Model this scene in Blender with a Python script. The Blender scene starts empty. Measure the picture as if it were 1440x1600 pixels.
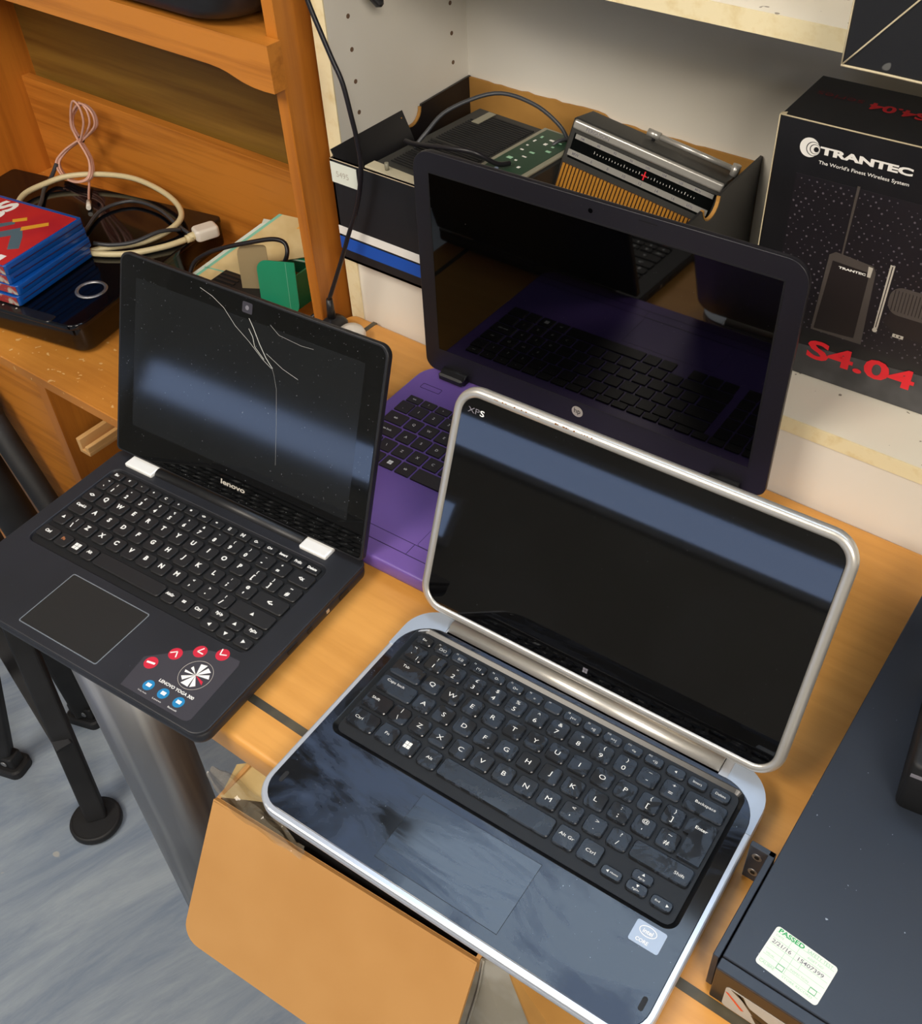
import bpy, math, random
from mathutils import Matrix, Vector
random.seed(7)
S = bpy.context.scene
COL = S.collection
PI = math.pi

# ------------------------------------------------------------ camera
cd = bpy.data.cameras.new('camera'); cam = bpy.data.objects.new('camera', cd); COL.objects.link(cam)
CM = [[0.8183868, -0.3868192, 0.4249871], [0.5745815, 0.563605, -0.593469], [-0.0099597, 0.7298769, 0.683506]]
cam.matrix_world = Matrix.Translation((0, 0, 0.69304)) @ Matrix(CM).to_4x4()
cd.sensor_fit = 'HORIZONTAL'; cd.sensor_width = 36.0; cd.lens = 1638.509 / 1440 * 36
cd.shift_x = -(808.991 - 720) / 1440; cd.shift_y = (756.896 - 800) / 1440
cd.clip_start = 0.02
S.camera = cam
S.view_settings.view_transform = 'Standard'; S.view_settings.look = 'None'
S.view_settings.gamma = 1; S.view_settings.use_curve_mapping = False
S.view_settings.exposure = 0.0

# ------------------------------------------------------------ light
wd = bpy.data.worlds.new('world'); S.world = wd; wd.use_nodes = True
wd.node_tree.nodes['Background'].inputs[0].default_value = (0.75, 0.85, 1.0, 1)
wd.node_tree.nodes['Background'].inputs[1].default_value = 0.35

def area(name, loc, target, sx, sy, power, color):
    l = bpy.data.lights.new(name, 'AREA'); l.shape = 'RECTANGLE'; l.size = sx; l.size_y = sy
    l.energy = power; l.color = color
    o = bpy.data.objects.new(name, l); COL.objects.link(o); o.location = loc
    d = Vector(target) - Vector(loc); o.rotation_euler = d.to_track_quat('-Z', 'Y').to_euler()
    return o
area('ceiling_lamp_light', (-0.9, -0.75, 1.72), (-0.6, 0.45, 0), 0.9, 0.9, 47, (1.0, 0.90, 0.77))
area('ceiling_lamp_light', (1.2, -0.9, 1.60), (-0.4, 0.6, .1), 0.9, 0.9, 50, (1.0, 0.91, 0.80))

# ------------------------------------------------------------ materials
def hx(h):
    c = [int(h[i:i+2], 16) / 255 for i in (0, 2, 4)]
    return tuple([(v / 12.92 if v <= .04045 else ((v + .055) / 1.055) ** 2.4) for v in c] + [1.0])

def mat(name, color, rough=0.5, metal=0.0, spec=0.5, noise=None, bump=None, emit=None, dust=None, alpha=None, coat=0.0, smear=None, nrot=0.0, nrough=0.6):
    """noise=(color2, (sx,sy,sz), detail, lo, hi)   bump=(scale, strength)   dust=(scale, thresh, color)"""
    m = bpy.data.materials.new(name); m.use_nodes = True
    nt = m.node_tree; N = nt.nodes; L = nt.links; b = N['Principled BSDF']
    c = hx(color) if isinstance(color, str) else color
    b.inputs['Base Color'].default_value = c
    b.inputs['Roughness'].default_value = rough; b.inputs['Metallic'].default_value = metal
    b.inputs['Specular IOR Level'].default_value = spec
    b.inputs['Coat Weight'].default_value = coat; b.inputs['Coat Roughness'].default_value = 0.08
    tc = N.new('ShaderNodeTexCoord')
    last = None
    if noise:
        c2, sc, det, lo, hi = noise
        rt = N.new('ShaderNodeMapping'); rt.inputs['Rotation'].default_value = (0, 0, nrot); L.new(tc.outputs['Object'], rt.inputs['Vector'])
        mp = N.new('ShaderNodeMapping'); mp.inputs['Scale'].default_value = sc
        L.new(rt.outputs[0], mp.inputs['Vector'])
        nz = N.new('ShaderNodeTexNoise'); nz.inputs['Scale'].default_value = 1.0
        nz.inputs['Detail'].default_value = det; nz.inputs['Roughness'].default_value = nrough; nz.inputs['Distortion'].default_value = 0.6 if nrot else 0.0
        L.new(mp.outputs[0], nz.inputs['Vector'])
        rp = N.new('ShaderNodeValToRGB'); rp.color_ramp.elements[0].position = lo; rp.color_ramp.elements[1].position = hi
        rp.color_ramp.elements[0].color = c; rp.color_ramp.elements[1].color = hx(c2)
        L.new(nz.outputs['Fac'], rp.inputs['Fac']); last = rp.outputs['Color']
    if dust:
        sc, th, dc = dust
        nz = N.new('ShaderNodeTexNoise'); nz.inputs['Scale'].default_value = sc; nz.inputs['Detail'].default_value = 1
        L.new(tc.outputs['Object'], nz.inputs['Vector'])
        rp = N.new('ShaderNodeValToRGB'); rp.color_ramp.elements[0].position = th; rp.color_ramp.elements[1].position = min(1, th + 0.02)
        rp.color_ramp.elements[0].color = (0, 0, 0, 1); rp.color_ramp.elements[1].color = (1, 1, 1, 1)
        L.new(nz.outputs['Fac'], rp.inputs['Fac'])
        mx = N.new('ShaderNodeMix'); mx.data_type = 'RGBA'
        L.new(rp.outputs['Color'], mx.inputs[0])
        if last: L.new(last, mx.inputs[6])
        else: mx.inputs[6].default_value = c
        mx.inputs[7].default_value = hx(dc); last = mx.outputs[2]
    if smear:
        sc, lo, hi, r0, r1, c2 = smear
        mp = N.new('ShaderNodeMapping'); mp.inputs['Scale'].default_value = sc; mp.inputs['Rotation'].default_value = (0, 0, .5)
        L.new(tc.outputs['Object'], mp.inputs['Vector'])
        nz = N.new('ShaderNodeTexNoise'); nz.inputs['Scale'].default_value = 1.0; nz.inputs['Detail'].default_value = 5
        nz.inputs['Distortion'].default_value = 1.2; nz.inputs['Roughness'].default_value = 0.62
        L.new(mp.outputs[0], nz.inputs['Vector'])
        mr = N.new('ShaderNodeMapRange'); mr.inputs['From Min'].default_value = lo; mr.inputs['From Max'].default_value = hi
        mr.inputs['To Min'].default_value = r0; mr.inputs['To Max'].default_value = r1
        L.new(nz.outputs['Fac'], mr.inputs['Value']); L.new(mr.outputs[0], b.inputs['Roughness'])
        mr2 = N.new('ShaderNodeMapRange'); mr2.inputs['From Min'].default_value = lo; mr2.inputs['From Max'].default_value = hi
        L.new(nz.outputs['Fac'], mr2.inputs['Value'])
        mx = N.new('ShaderNodeMix'); mx.data_type = 'RGBA'; L.new(mr2.outputs[0], mx.inputs[0])
        if last: L.new(last, mx.inputs[6])
        else: mx.inputs[6].default_value = c
        mx.inputs[7].default_value = hx(c2); last = mx.outputs[2]
    if last: L.new(last, b.inputs['Base Color'])
    if bump:
        nz = N.new('ShaderNodeTexNoise'); nz.inputs['Scale'].default_value = bump[0]; nz.inputs['Detail'].default_value = 3
        L.new(tc.outputs['Object'], nz.inputs['Vector'])
        bp = N.new('ShaderNodeBump'); bp.inputs['Strength'].default_value = bump[1]; bp.inputs['Distance'].default_value = 0.001
        L.new(nz.outputs['Fac'], bp.inputs['Height']); L.new(bp.outputs[0], b.inputs['Normal'])
    if emit:
        b.inputs['Emission Color'].default_value = hx(emit[0]) if isinstance(emit[0], str) else emit[0]
        b.inputs['Emission Strength'].default_value = emit[1]
    if alpha is not None: b.inputs['Alpha'].default_value = alpha
    return m

M = {}
M['table'] = mat('table_beech', 'D79A4C', 0.38, noise=('C68A3E', (6, 70, 6), 4, .35, .75), bump=(180, .05))
M['strip'] = mat('inlay_strip', '5B5340', 0.45, noise=('3E3A30', (20, 20, 20), 3, .4, .6))
M['dress_h'] = mat('dresser_wood_horizontal', 'CA8030', 0.36, noise=('8A4A12', (2.6, 46, 60), 5, .46, .82), bump=(120, .04))
M['dress_v'] = mat('dresser_wood_vertical', 'C27828', 0.36, noise=('965216', (46, 46, 2.6), 5, .44, .82), bump=(120, .04))
M['dress_s'] = mat('dresser_worn_surface', 'D08A38', 0.42, noise=('AC6820', (3, 34, 10), 5, .40, .78), dust=(120, .70, 'E0B070'))
M['dress_back'] = mat('dresser_back_board', '94702C', 0.5, noise=('6B4818', (2.0, 30, 44), 4, .4, .75))
M['dress_dark'] = mat('dresser_inner_wood', '8C4C14', 0.5, noise=('6E380C', (14, 14, 3), 4, .4, .7))
M['pine'] = mat('pale_pine', 'D2A468', 0.55, noise=('B98446', (20, 4, 60), 3, .4, .7))
M['lam'] = mat('white_laminate', 'EAE6DC', 0.45, noise=('E2DCCE', (3, 3, 3), 3, .4, .7))
M['lam2'] = mat('white_laminate_scuffed', 'EAE3D2', 0.45, dust=(130, .73, '8D8474'))
M['chip'] = mat('chipboard_edge', 'EBDDB4', 0.6, noise=('DCC690', (60, 60, 60), 4, .5, .75))
M['hole'] = mat('pin_hole', '6E5540', 0.8)
M['floor'] = mat('vinyl_floor', '9BA5AE', 0.46, nrot=.30, nrough=.74, noise=('65758C', (13.0, 2.8, 5), 10, .34, .72), dust=(30, .76, 'A9A9A6'))
M['wallp'] = mat('wall_paint', 'CFCBC0', 0.7, noise=('C4BFB2', (2, 2, 2), 2, .4, .6))
M['ceil'] = mat('ceiling_paint', 'D8DEE8', 0.8, noise=('D0D6E0', (2, 2, 2), 2, .4, .6))
M['blk'] = mat('black_plastic', '1B1B1D', 0.42, bump=(600, .03))
M['blkm'] = mat('black_matt', '151517', 0.6, bump=(400, .04))
M['blkgloss'] = mat('black_gloss', '0A0807', 0.06, dust=(700, .80, '6A6A66'))
M['steelblk'] = mat('black_steel', '0B0B0C', 0.62, noise=('1C1C1E', (12, 12, 12), 2, .4, .6))
M['chrome'] = mat('brushed_steel', 'B4B4B4', 0.45, .9, noise=('8F9093', (40, 40, 2), 2, .4, .6))
M['silver'] = mat('silver_aluminium', 'D2CEC6', 0.32, .7, bump=(900, .03))
M['silverrim'] = mat('silver_rim', 'CFD3DA', 0.28, .6, bump=(900, .02))
M['bracket'] = mat('bracket_silver', 'A8B4C4', 0.4, .3)
M['glass'] = mat('screen_glass', '040405', 0.03, spec=.55, dust=(900, .80, '606468'))
M['glassd'] = mat('screen_glass_dusty', '070809', 0.04, spec=.55, dust=(650, .765, '8A8F94'))
M['panel'] = mat('dark_lcd', '17191B', 0.07, spec=.5, dust=(650, .765, '7A7D80'))
M['panel2'] = mat('dark_lcd_black', '030303', 0.03, spec=.75, dust=(900, .80, '707070'))
M['hpbez'] = mat('aubergine_bezel', '1D1C22', 0.36, dust=(900, .80, '77757C'), bump=(500, .02))
M['purple'] = mat('purple_plastic', '7258A4', 0.36, noise=('6B519C', (8, 8, 8), 2, .4, .6))
M['purple_line'] = mat('purple_seam', '2A1C48', 0.5)
M['keyblk'] = mat('key_black', '1C1C1E', 0.42, bump=(900, .02))
M['keyhp'] = mat('key_charcoal', '232025', 0.45)
M['keyxps'] = mat('key_black_satin', '14171C', 0.26, smear=((45, 45, 45), .45, .58, .18, .42, '232B36'))
M['keywell'] = mat('keyboard_well', '0B0C0E', 0.5)
M['xwall'] = mat('glossy_black_wall', '0D0F12', 0.28, spec=.5)
M['legend'] = mat('white_legend', 'E6E6E2', 0.6)
M['legendo'] = mat('orange_legend', 'A86A40', 0.6)
M['xdeck'] = mat('smeared_black_deck', '0A0C10', 0.15, spec=.55, smear=((5, 9, 5), .44, .56, .10, .40, '27344A'), dust=(800, .79, '90A0B0'))  # grease smears; the film's blue also paints in the ceiling's reflection
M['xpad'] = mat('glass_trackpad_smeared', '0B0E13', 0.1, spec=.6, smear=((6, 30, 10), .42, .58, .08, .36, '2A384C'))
M['seam'] = mat('dark_seam', '050506', 0.6)
M['ldeck'] = mat('soft_black_deck', '1A1B20', 0.48, noise=('202128', (9, 9, 9), 3, .4, .7), dust=(700, .79, '55575C'))
M['lpad'] = mat('dark_grey_trackpad', '1F1E1D', 0.42)
M['padrim'] = mat('silver_outline', 'B6C0CA', 0.25, .8)
M['red'] = mat('red_sticker', 'C8243C', 0.4)
M['white'] = mat('white_print', 'EFEDE8', 0.5)
M['stick'] = mat('grey_sticker', '3A383F', 0.4)
M['bluec'] = mat('blue_icon', '1F7FB5', 0.4)
M['cardb'] = mat('brown_cardboard', 'C99658', 0.75, noise=('BE8A4C', (5, 5, 5), 3, .4, .7), bump=(120, .05))
M['cardd'] = mat('cardboard_inside', 'B4843F', 0.8, noise=('A17334', (12, 12, 12), 3, .4, .7))
M['boxblk'] = mat('printed_black_card', '17171A', 0.35, noise=('1E1D20', (15, 15, 15), 3, .4, .7), bump=(60, .06))
M['boxblk2'] = mat('scuffed_black_card', '161618', 0.45, dust=(55, .74, '5A5A58'))
M['worn'] = mat('worn_card_edge', 'C9BC9C', 0.8)
M['bluestripe'] = mat('blue_stripe', '1450B4', 0.4)
M['bump'] = mat('bubble_print', '1C191E', 0.4)
M['bumpdot'] = mat('bubble_dot', '5A545C', 0.35)
M['grad'] = mat('charcoal_print', '4A4A4C', 0.4, noise=('3A3A3C', (30, 30, 30), 2, .4, .6))
M['txbody'] = mat('printed_grey', '4B4542', 0.4)
M['txdark'] = mat('printed_dark', '241F20', 0.4)
M['redtext'] = mat('red_print', 'E01F2C', 0.45)
M['darkred'] = mat('dark_red_print', '7E1420', 0.45)
M['amptop'] = mat('blue_black_steel', '2B313B', 0.38, dust=(300, .80, '9AA4B0'), bump=(700, .03))
M['ampfront'] = mat('dark_brown_front', '2A2018', 0.3)
M['label'] = mat('label_paper', 'E4EADF', 0.5)
M['green'] = mat('green_print', '2FA45E', 0.5)
M['greenl'] = mat('pale_green_print', '9CC9A9', 0.5)
M['grey'] = mat('grey_print', '76747C', 0.5)
M['greige'] = mat('greige_print', 'B9B3A8', 0.5)
M['brownp'] = mat('brown_print', '4A361C', 0.5)
M['orange'] = mat('orange_print', 'E0562A', 0.5)
M['case'] = mat('blue_case_plastic', '0E4FA0', 0.25, coat=.3)
M['cover'] = mat('red_cover_print', 'B02430', 0.25, noise=('C22A2E', (12, 12, 12), 2, .4, .6))
M['spine'] = mat('spine_print', 'B8B4A8', 0.4, noise=('A03434', (55, 300, 60), 2, .45, .55))
M['teal'] = mat('teal_figure', '4C6672', 0.4)
M['yellow'] = mat('yellow_print', 'E0A030', 0.4)
M['cream'] = mat('cream_cable', 'D9CBA0', 0.4)
M['greycab'] = mat('grey_cable', '3C3E42', 0.4)
M['pink'] = mat('pinkish_cable', 'D9A996', 0.4)
M['whitepl'] = mat('white_plastic', 'E4DED2', 0.4)
M['cableb'] = mat('black_cable', '17151A', 0.4)
M['skin'] = mat('navy_gloss_top', '06080E', 0.07, dust=(700, .80, '6A6A66'))
M['lip'] = mat('black_lip', '1C1A18', 0.25)
M['browngl'] = mat('black_brown_gloss', '120B05', 0.14)
M['packcream'] = mat('cream_card', 'D6BE88', 0.6, noise=('CDB27A', (30, 30, 30), 2, .4, .6))
M['packgreen'] = mat('green_card', '14906A', 0.4)
M['packgl'] = mat('mint_line', '79BBA0', 0.5)
M['packwhite'] = mat('pale_card', 'CFD6C8', 0.6)
M['tan'] = mat('tan_card', '9B8A66', 0.6)
M['gold'] = mat('gold_grille', 'B87F2C', 0.4, .3)
M['grillbk'] = mat('grille_back', '2A1C0C', 0.6)
M['radiosil'] = mat('radio_silver', 'C6C4BE', 0.3, .6)
M['dial'] = mat('dial_window', '0B0D0D', 0.08)
M['radiogrey'] = mat('radio_dark_case', '2A2A28', 0.5)
M['pcbgreen'] = mat('green_panel', '23402E', 0.4)
M['radiobeige'] = mat('radio_trim', '8D8A78', 0.45)
M['radiocream'] = mat('radio_cream_end', 'BFB79C', 0.5)
M['bluebtn'] = mat('pale_blue_button', '93A6C6', 0.4)
M['wrap'] = mat('clear_wrap', 'A89C86', 0.06, spec=1.0, alpha=.30)
M['greenbag'] = mat('bright_green_plastic', '1F8A22', 0.4)
M['greend'] = mat('dark_green_plastic', '0C2A1C', 0.4)
M['tape'] = mat('grey_tape', '9B978C', 0.35, noise=('857F70', (18, 18, 18), 3, .4, .6))
M['crack'] = mat('glass_crack', 'B4B6AE', 0.2, spec=.8)
M['lightdiff'] = mat('light_diffuser', 'FFFFFF', 0.5, emit=((0.55, 0.74, 1.0, 1), 4.6))
M['winlight'] = mat('window_daylight', 'FFFFFF', 0.5, emit=((0.40, 0.58, 1.0, 1), 3.0))  # glow of the strips added behind the camera
M['frame'] = mat('window_frame_paint', 'D8D8D8', 0.5)
M['tabw'] = mat('white_metal_tab', 'FBFBF8', 0.22, .15)  # silver metal; near-white colour paints in the lamp glare
M['rust'] = mat('rust_speck', '8A5A2C', 0.7)

# ------------------------------------------------------------ mesh builder
_txt = {}
def text_mesh(s, bold=0.0):
    k = (s, bold)
    if k not in _txt:
        cu = bpy.data.curves.new('t', 'FONT'); cu.body = s; cu.size = 1.0; cu.align_x = 'CENTER'; cu.align_y = 'CENTER'
        cu.offset = bold; cu.resolution_u = 3
        o = bpy.data.objects.new('t', cu); COL.objects.link(o)
        dg = bpy.context.evaluated_depsgraph_get()
        me = bpy.data.meshes.new_from_object(o.evaluated_get(dg))
        V = [tuple(v.co) for v in me.vertices]; F = [tuple(f.vertices) for f in me.polygons]
        bpy.data.objects.remove(o); bpy.data.curves.remove(cu); bpy.data.meshes.remove(me)
        xs = [v[0] for v in V] or [0]; ys = [v[1] for v in V] or [0]
        cx, cy = (min(xs) + max(xs)) / 2, (min(ys) + max(ys)) / 2
        V = [(v[0] - cx, v[1] - cy, 0) for v in V]
        _txt[k] = (V, F, max(xs) - min(xs), max(ys) - min(ys))
    return _txt[k]

def rrect(cx, cy, w, d, r, n=4):
    """rounded rect outline, r one value or 4 (BL, BR, TR, TL)"""
    if not isinstance(r, (tuple, list)): r = (r,) * 4
    out = []
    for k, (sx, sy, a0) in enumerate(((-1, -1, PI), (1, -1, 1.5 * PI), (1, 1, 0), (-1, 1, .5 * PI))):
        rr = max(1e-5, r[k]); x = cx + sx * (w / 2 - rr); y = cy + sy * (d / 2 - rr)
        m = n if rr > 1e-4 else 0
        if m == 0: out.append((cx + sx * w / 2, cy + sy * d / 2)); continue
        for i in range(m + 1):
            a = a0 + i * PI / 2 / m; out.append((x + rr * math.cos(a), y + rr * math.sin(a)))
    return out

class MB:
    def __init__(s, T=None): s.V = []; s.F = []; s.MI = []; s.mats = []; s.SM = []; s.T = T or Matrix.Identity(4)
    def mi(s, m):
        if m not in s.mats: s.mats.append(m)
        return s.mats.index(m)
    def add(s, vs, fs, m, T=None, smooth=False):
        X = s.T @ T if T is not None else s.T; b = len(s.V); k = s.mi(m)
        s.V += [tuple(X @ Vector(v)) for v in vs]
        for f in fs: s.F.append(tuple(b + i for i in f)); s.MI.append(k); s.SM.append(smooth)
    def loops(s, rings, m, T=None, smooth=False, cap0=True, cap1=True, closed=True):
        n = len(rings[0]); vs = [v for r in rings for v in r]; fs = []
        for i in range(len(rings) - 1):
            for j in range(n if closed else n - 1):
                a = i * n + j; b = i * n + (j + 1) % n; fs.append((a, b, b + n, a + n))
        s.add(vs, fs, m, T, smooth)
        b = len(s.V) - len(vs); k = s.mi(m)
        if cap0: s.F.append(tuple(b + i for i in reversed(range(n)))); s.MI.append(k); s.SM.append(False)
        if cap1: s.F.append(tuple(b + (len(rings) - 1) * n + i for i in range(n))); s.MI.append(k); s.SM.append(False)
    def box(s, x0, x1, y0, y1, z0, z1, m, ch=0.0, T=None):
        s.pr((x0 + x1) / 2, (y0 + y1) / 2, x1 - x0, y1 - y0, ch, z0, z1, m, ch, ch, T, n=1)
    def pr(s, cx, cy, w, d, r, z0, z1, m, ch=0.0, cb=0.0, T=None, n=4, steps=1):
        rs = r if isinstance(r, (tuple, list)) else (r,) * 4
        def ring(ins, z): return [(x, y, z) for x, y in rrect(cx, cy, w - 2 * ins, d - 2 * ins, tuple(max(1e-4 * (q > 1e-5) + q - ins, 1.1e-4 if q > 1e-4 else 0) for q in rs), n)]
        R = []
        if cb > 0:
            for i in range(steps, 0, -1):
                a = i / steps * PI / 2; R.append(ring(cb * (1 - math.cos(a)) if steps > 1 else cb, z0 + cb * (1 - math.sin(a)) if steps > 1 else z0))
        R.append(ring(0, z0 + cb)); R.append(ring(0, z1 - ch))
        if ch > 0:
            for i in range(1, steps + 1):
                a = i / steps * PI / 2; R.append(ring(ch * (1 - math.cos(a)) if steps > 1 else ch, z1 - ch + ch * math.sin(a) if steps > 1 else z1))
        s.loops(R, m, T, smooth=(steps > 1))
    def deck(s, outer, inner, z0, z1, m, wm, ch=.001, slope=.003, T=None, n=8):
        def O(q, i): return rrect(q[0], q[1], q[2] - 2 * i, q[3] - 2 * i, tuple(max(r - i, 2e-4) for r in q[4]), n)
        r1 = [(x, y, z0) for x, y in O(outer, 0)]; r2 = [(x, y, z1 - ch) for x, y in O(outer, 0)]; r2b = [(x, y, z1 - ch * .3) for x, y in O(outer, ch * .3)]; r3 = [(x, y, z1) for x, y in O(outer, ch)]
        r4 = [(x, y, z1) for x, y in O(inner, 0)]; r4b = [(x, y, z1 - .0003) for x, y in O(inner, .0006)]; r5 = [(x, y, z0) for x, y in O(inner, slope)]
        s.loops([r1, r2, r2b, r3, r4], m, T, cap0=False, cap1=False); s.loops([r4, r4b, r5], wm, T, cap0=False, cap1=False)
    def poly(s, pts, z0, z1, m, T=None):
        s.loops([[(x, y, z0) for x, y in pts], [(x, y, z1) for x, y in pts]], m, T)
    def ring2(s, outer, inner, z0, z1, m, T=None):
        n = len(outer); vs = [(x, y, z) for z in (z0, z1) for L in (outer, inner) for x, y in L]; fs = []
        for j in range(n):
            k = (j + 1) % n
            fs += [(2 * n + j, 2 * n + k, 3 * n + k, 3 * n + j), (k, j, n + j, n + k), (j, k, 2 * n + k, 2 * n + j), (n + k, n + j, 3 * n + j, 3 * n + k)]
        s.add(vs, fs, m, T)
    def cyl(s, a, b, r, m, n=20, r2=None):
        a = Vector(a); b = Vector(b); d = (b - a).normalized(); u = d.orthogonal().normalized(); w = d.cross(u); r2 = r if r2 is None else r2
        s.loops([[tuple(c + (u * math.cos(t) + w * math.sin(t)) * q) for t in [2 * PI * i / n for i in range(n)]] for c, q in ((a, r), (b, r2))], m, smooth=True)
    def disc(s, x, y, r, z, m, n=24, T=None, h=0.0002):
        s.poly([(x + r * math.cos(2 * PI * i / n), y + r * math.sin(2 * PI * i / n)) for i in range(n)], z, z + h, m, T)
    def tube(s, pts, r, m, n=8, sub=6, close=False):
        P = [Vector(p) for p in pts]; Q = []
        N = len(P)
        for i in range(N - 1):
            p0 = P[max(i - 1, 0)]; p1 = P[i]; p2 = P[i + 1]; p3 = P[min(i + 2, N - 1)]
            for k in range(sub):
                t = k / sub
                Q.append(.5 * ((2 * p1) + (p2 - p0) * t + (2 * p0 - 5 * p1 + 4 * p2 - p3) * t * t + (3 * p1 - p0 - 3 * p2 + p3) * t ** 3))
        Q.append(P[-1]); rings = []; u = (Q[1] - Q[0]).orthogonal().normalized()
        for i, q in enumerate(Q):
            d = (Q[min(i + 1, len(Q) - 1)] - Q[max(i - 1, 0)]).normalized(); u = (u - d * u.dot(d)).normalized(); w = d.cross(u)
            rings.append([tuple(q + (u * math.cos(2 * PI * k / n) + w * math.sin(2 * PI * k / n)) * r) for k in range(n)])
        s.loops(rings, m, smooth=True)
    def text(s, t, x, y, z, size, m, T=None, sx=1.0, bold=0.0, rot=0.0, fit=None):
        V, F, w, h = text_mesh(t, bold)
        if fit: kx, ky = fit[0] / max(w, 1e-6), fit[1] / max(h, 1e-6)
        else: kx, ky = size * sx, size
        c, q = math.cos(rot), math.sin(rot)
        s.add([(x + c * v[0] * kx - q * v[1] * ky, y + q * v[0] * kx + c * v[1] * ky, z) for v in V], F, m, T)
    def build(s, name, parent=None):
        me = bpy.data.meshes.new(name); me.from_pydata(s.V, [], s.F); me.update()
        for m in s.mats: me.materials.append(M[m])
        me.polygons.foreach_set('material_index', s.MI); me.polygons.foreach_set('use_smooth', s.SM)
        o = bpy.data.objects.new(name, me); COL.objects.link(o)
        if parent: o.parent = parent
        return o

def tag(o, label=None, cat=None, group=None, kind=None):
    if label: o['label'] = label
    if cat: o['category'] = cat
    if group: o['group'] = group
    if kind: o['kind'] = kind
    return o
def thing(name, label, cat, loc=(0, 0, 0), rz=0, group=None):
    o = bpy.data.objects.new(name, None); COL.objects.link(o); o.empty_display_size = .05
    o.location = loc; o.rotation_euler = (0, 0, rz); return tag(o, label, cat, group)
def struct(name, b): return tag(b.build(name), kind='structure')
def RZ(deg, loc=(0, 0, 0)): return Matrix.Translation(loc) @ Matrix.Rotation(math.radians(deg), 4, 'Z')
def basis(o, ex, ey):
    """frame with origin o, x axis ex, y axis ey"""
    ex = Vector(ex).normalized(); ez = ex.cross(Vector(ey)).normalized(); ey = ez.cross(ex)
    return Matrix(((ex.x, ey.x, ez.x, o[0]), (ex.y, ey.y, ez.y, o[1]), (ex.z, ey.z, ez.z, o[2]), (0, 0, 0, 1)))

FZ = -0.73
# ------------------------------------------------------------ the room
b = MB(); b.box(-3.2, 2.2, -2.6, 1.3, FZ - .05, FZ, 'floor'); struct('floor', b)
b = MB(); b.box(-3.2, 2.2, -2.6, 1.3, 1.8, 1.85, 'ceil'); struct('ceiling', b)
b = MB(); b.box(-3.2, 2.2, 1.2, 1.3, FZ, 1.8, 'wallp'); struct('wall_back', b)
b = MB(); b.box(-3.3, -3.2, -2.6, 1.3, FZ, 1.8, 'wallp'); struct('wall_left', b)
b = MB(); b.box(2.2, 2.3, -2.6, 1.3, FZ, 1.8, 'wallp'); struct('wall_right', b)
b = MB(); b.box(-3.2, 2.2, -2.7, -2.6, FZ, 1.8, 'wallp'); struct('wall_front', b)
# unseen glowing strips added behind the camera for the screens to mirror
for k, (x0, x1, z0, z1) in enumerate(((-3.15, -1.75, -.37, -.23), (-1.95, -0.15, -.005, .115))):
    w = MB(); w.ring2(rrect((x0 + x1) / 2, (z0 + z1) / 2, x1 - x0 + .06, z1 - z0 + .06, 0), rrect((x0 + x1) / 2, (z0 + z1) / 2, x1 - x0, z1 - z0, 0), 0, .02, 'frame', basis((0, -2.6, 0), (1, 0, 0), (0, 0, 1)) @ Matrix.Scale(-1, 4, (0, 0, 1)))
    wo = struct('window_%d' % (k + 1), w)
    g = MB(); g.box(x0, x1, -2.6, -2.592, z0, z1, 'winlight'); g.build('pane', wo)
# ceiling light panels
for (x, y, sx, sy, lb) in ((-0.42, 0.92, 1.15, .5, 'long ceiling light panel above the shelving unit and desk'), (0.62, 0.9, .7, .5, 'short ceiling light panel to the right above the shelving')):
    t = thing('ceiling_light', lb, 'ceiling light', (x, y, 1.8))
    f = MB(); f.ring2(rrect(0, 0, sx + .06, sy + .06, 0), rrect(0, 0, sx, sy, 0), -.03, 0, 'frame'); f.build('frame', t)
    f = MB(); f.box(-sx / 2, sx / 2, -sy / 2, sy / 2, -.022, -.012, 'lightdiff'); f.build('diffuser', t)

# ------------------------------------------------------------ table
t = thing('desk', 'beech desk with dark inlaid border strip under the three laptops', 'desk', (-.76, .245, FZ))
TX0, TX1, TY0, TY1 = -.762, .62, .243, .734
b = MB(RZ(0, (.76, -.245, -FZ)))
b.pr((TX0 + TX1) / 2, (TY0 + TY1) / 2, TX1 - TX0, TY1 - TY0, .012, -.03, 0, 'table', .005, .003, steps=3); top = b.build('tabletop', t)
b = MB(RZ(0, (.76, -.245, -FZ)))
b.box(-.728, .6, .2745, .2815, -.001, .0004, 'strip'); b.box(-.728, -.722, .2815, .733, -.001, .0004, 'strip'); b.build('inlay_strip', top)
for (x, y) in ((-.706, .292), (.56, .292), (-.706, .68), (.56, .68)):
    b = MB(RZ(0, (.76, -.245, -FZ))); b.cyl((x, y, FZ), (x, y, -.03), .040, 'chrome', 40)
    b.cyl((x, y, FZ), (x, y, FZ + .012), .044, 'blkm', 40); b.build('leg', t)

# ------------------------------------------------------------ white shelving unit
u = thing('shelving_unit', 'white laminate shelving unit with cream chipboard edges behind the desk', 'shelf', (-.754, .735, FZ))
UT = RZ(0, (.754, -.735, -FZ))
b = MB(UT); b.box(-.763, -.745, .7365, .972, FZ, .95, 'lam'); b.box(-.763, -.745, .735, .7365, FZ, .95, 'chip')
for y in (.767, .926):
    for k in range(22):
        z = .106 + .032 * k; b.cyl((-.7455, y, z), (-.7446, y, z), .0024, 'hole', 10)
b.build('side_panel', u)
b = MB(UT); b.box(.62, .638, .735, .972, FZ, .95, 'lam'); b.build('side_panel', u)
b = MB(UT); b.box(-.745, .62, .954, .960, FZ, .95, 'lam'); b.build('back_panel', u)
for z, nm in ((.088, 'lam2'), (.4255, 'lam2'), (.95, 'lam')):
    b = MB(UT); b.box(-.745, .62, .7365, .954, z - .0155, z, nm); b.box(-.745, .62, .735, .7365, z - .0155, z, 'chip'); b.build('shelf', u)
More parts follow.
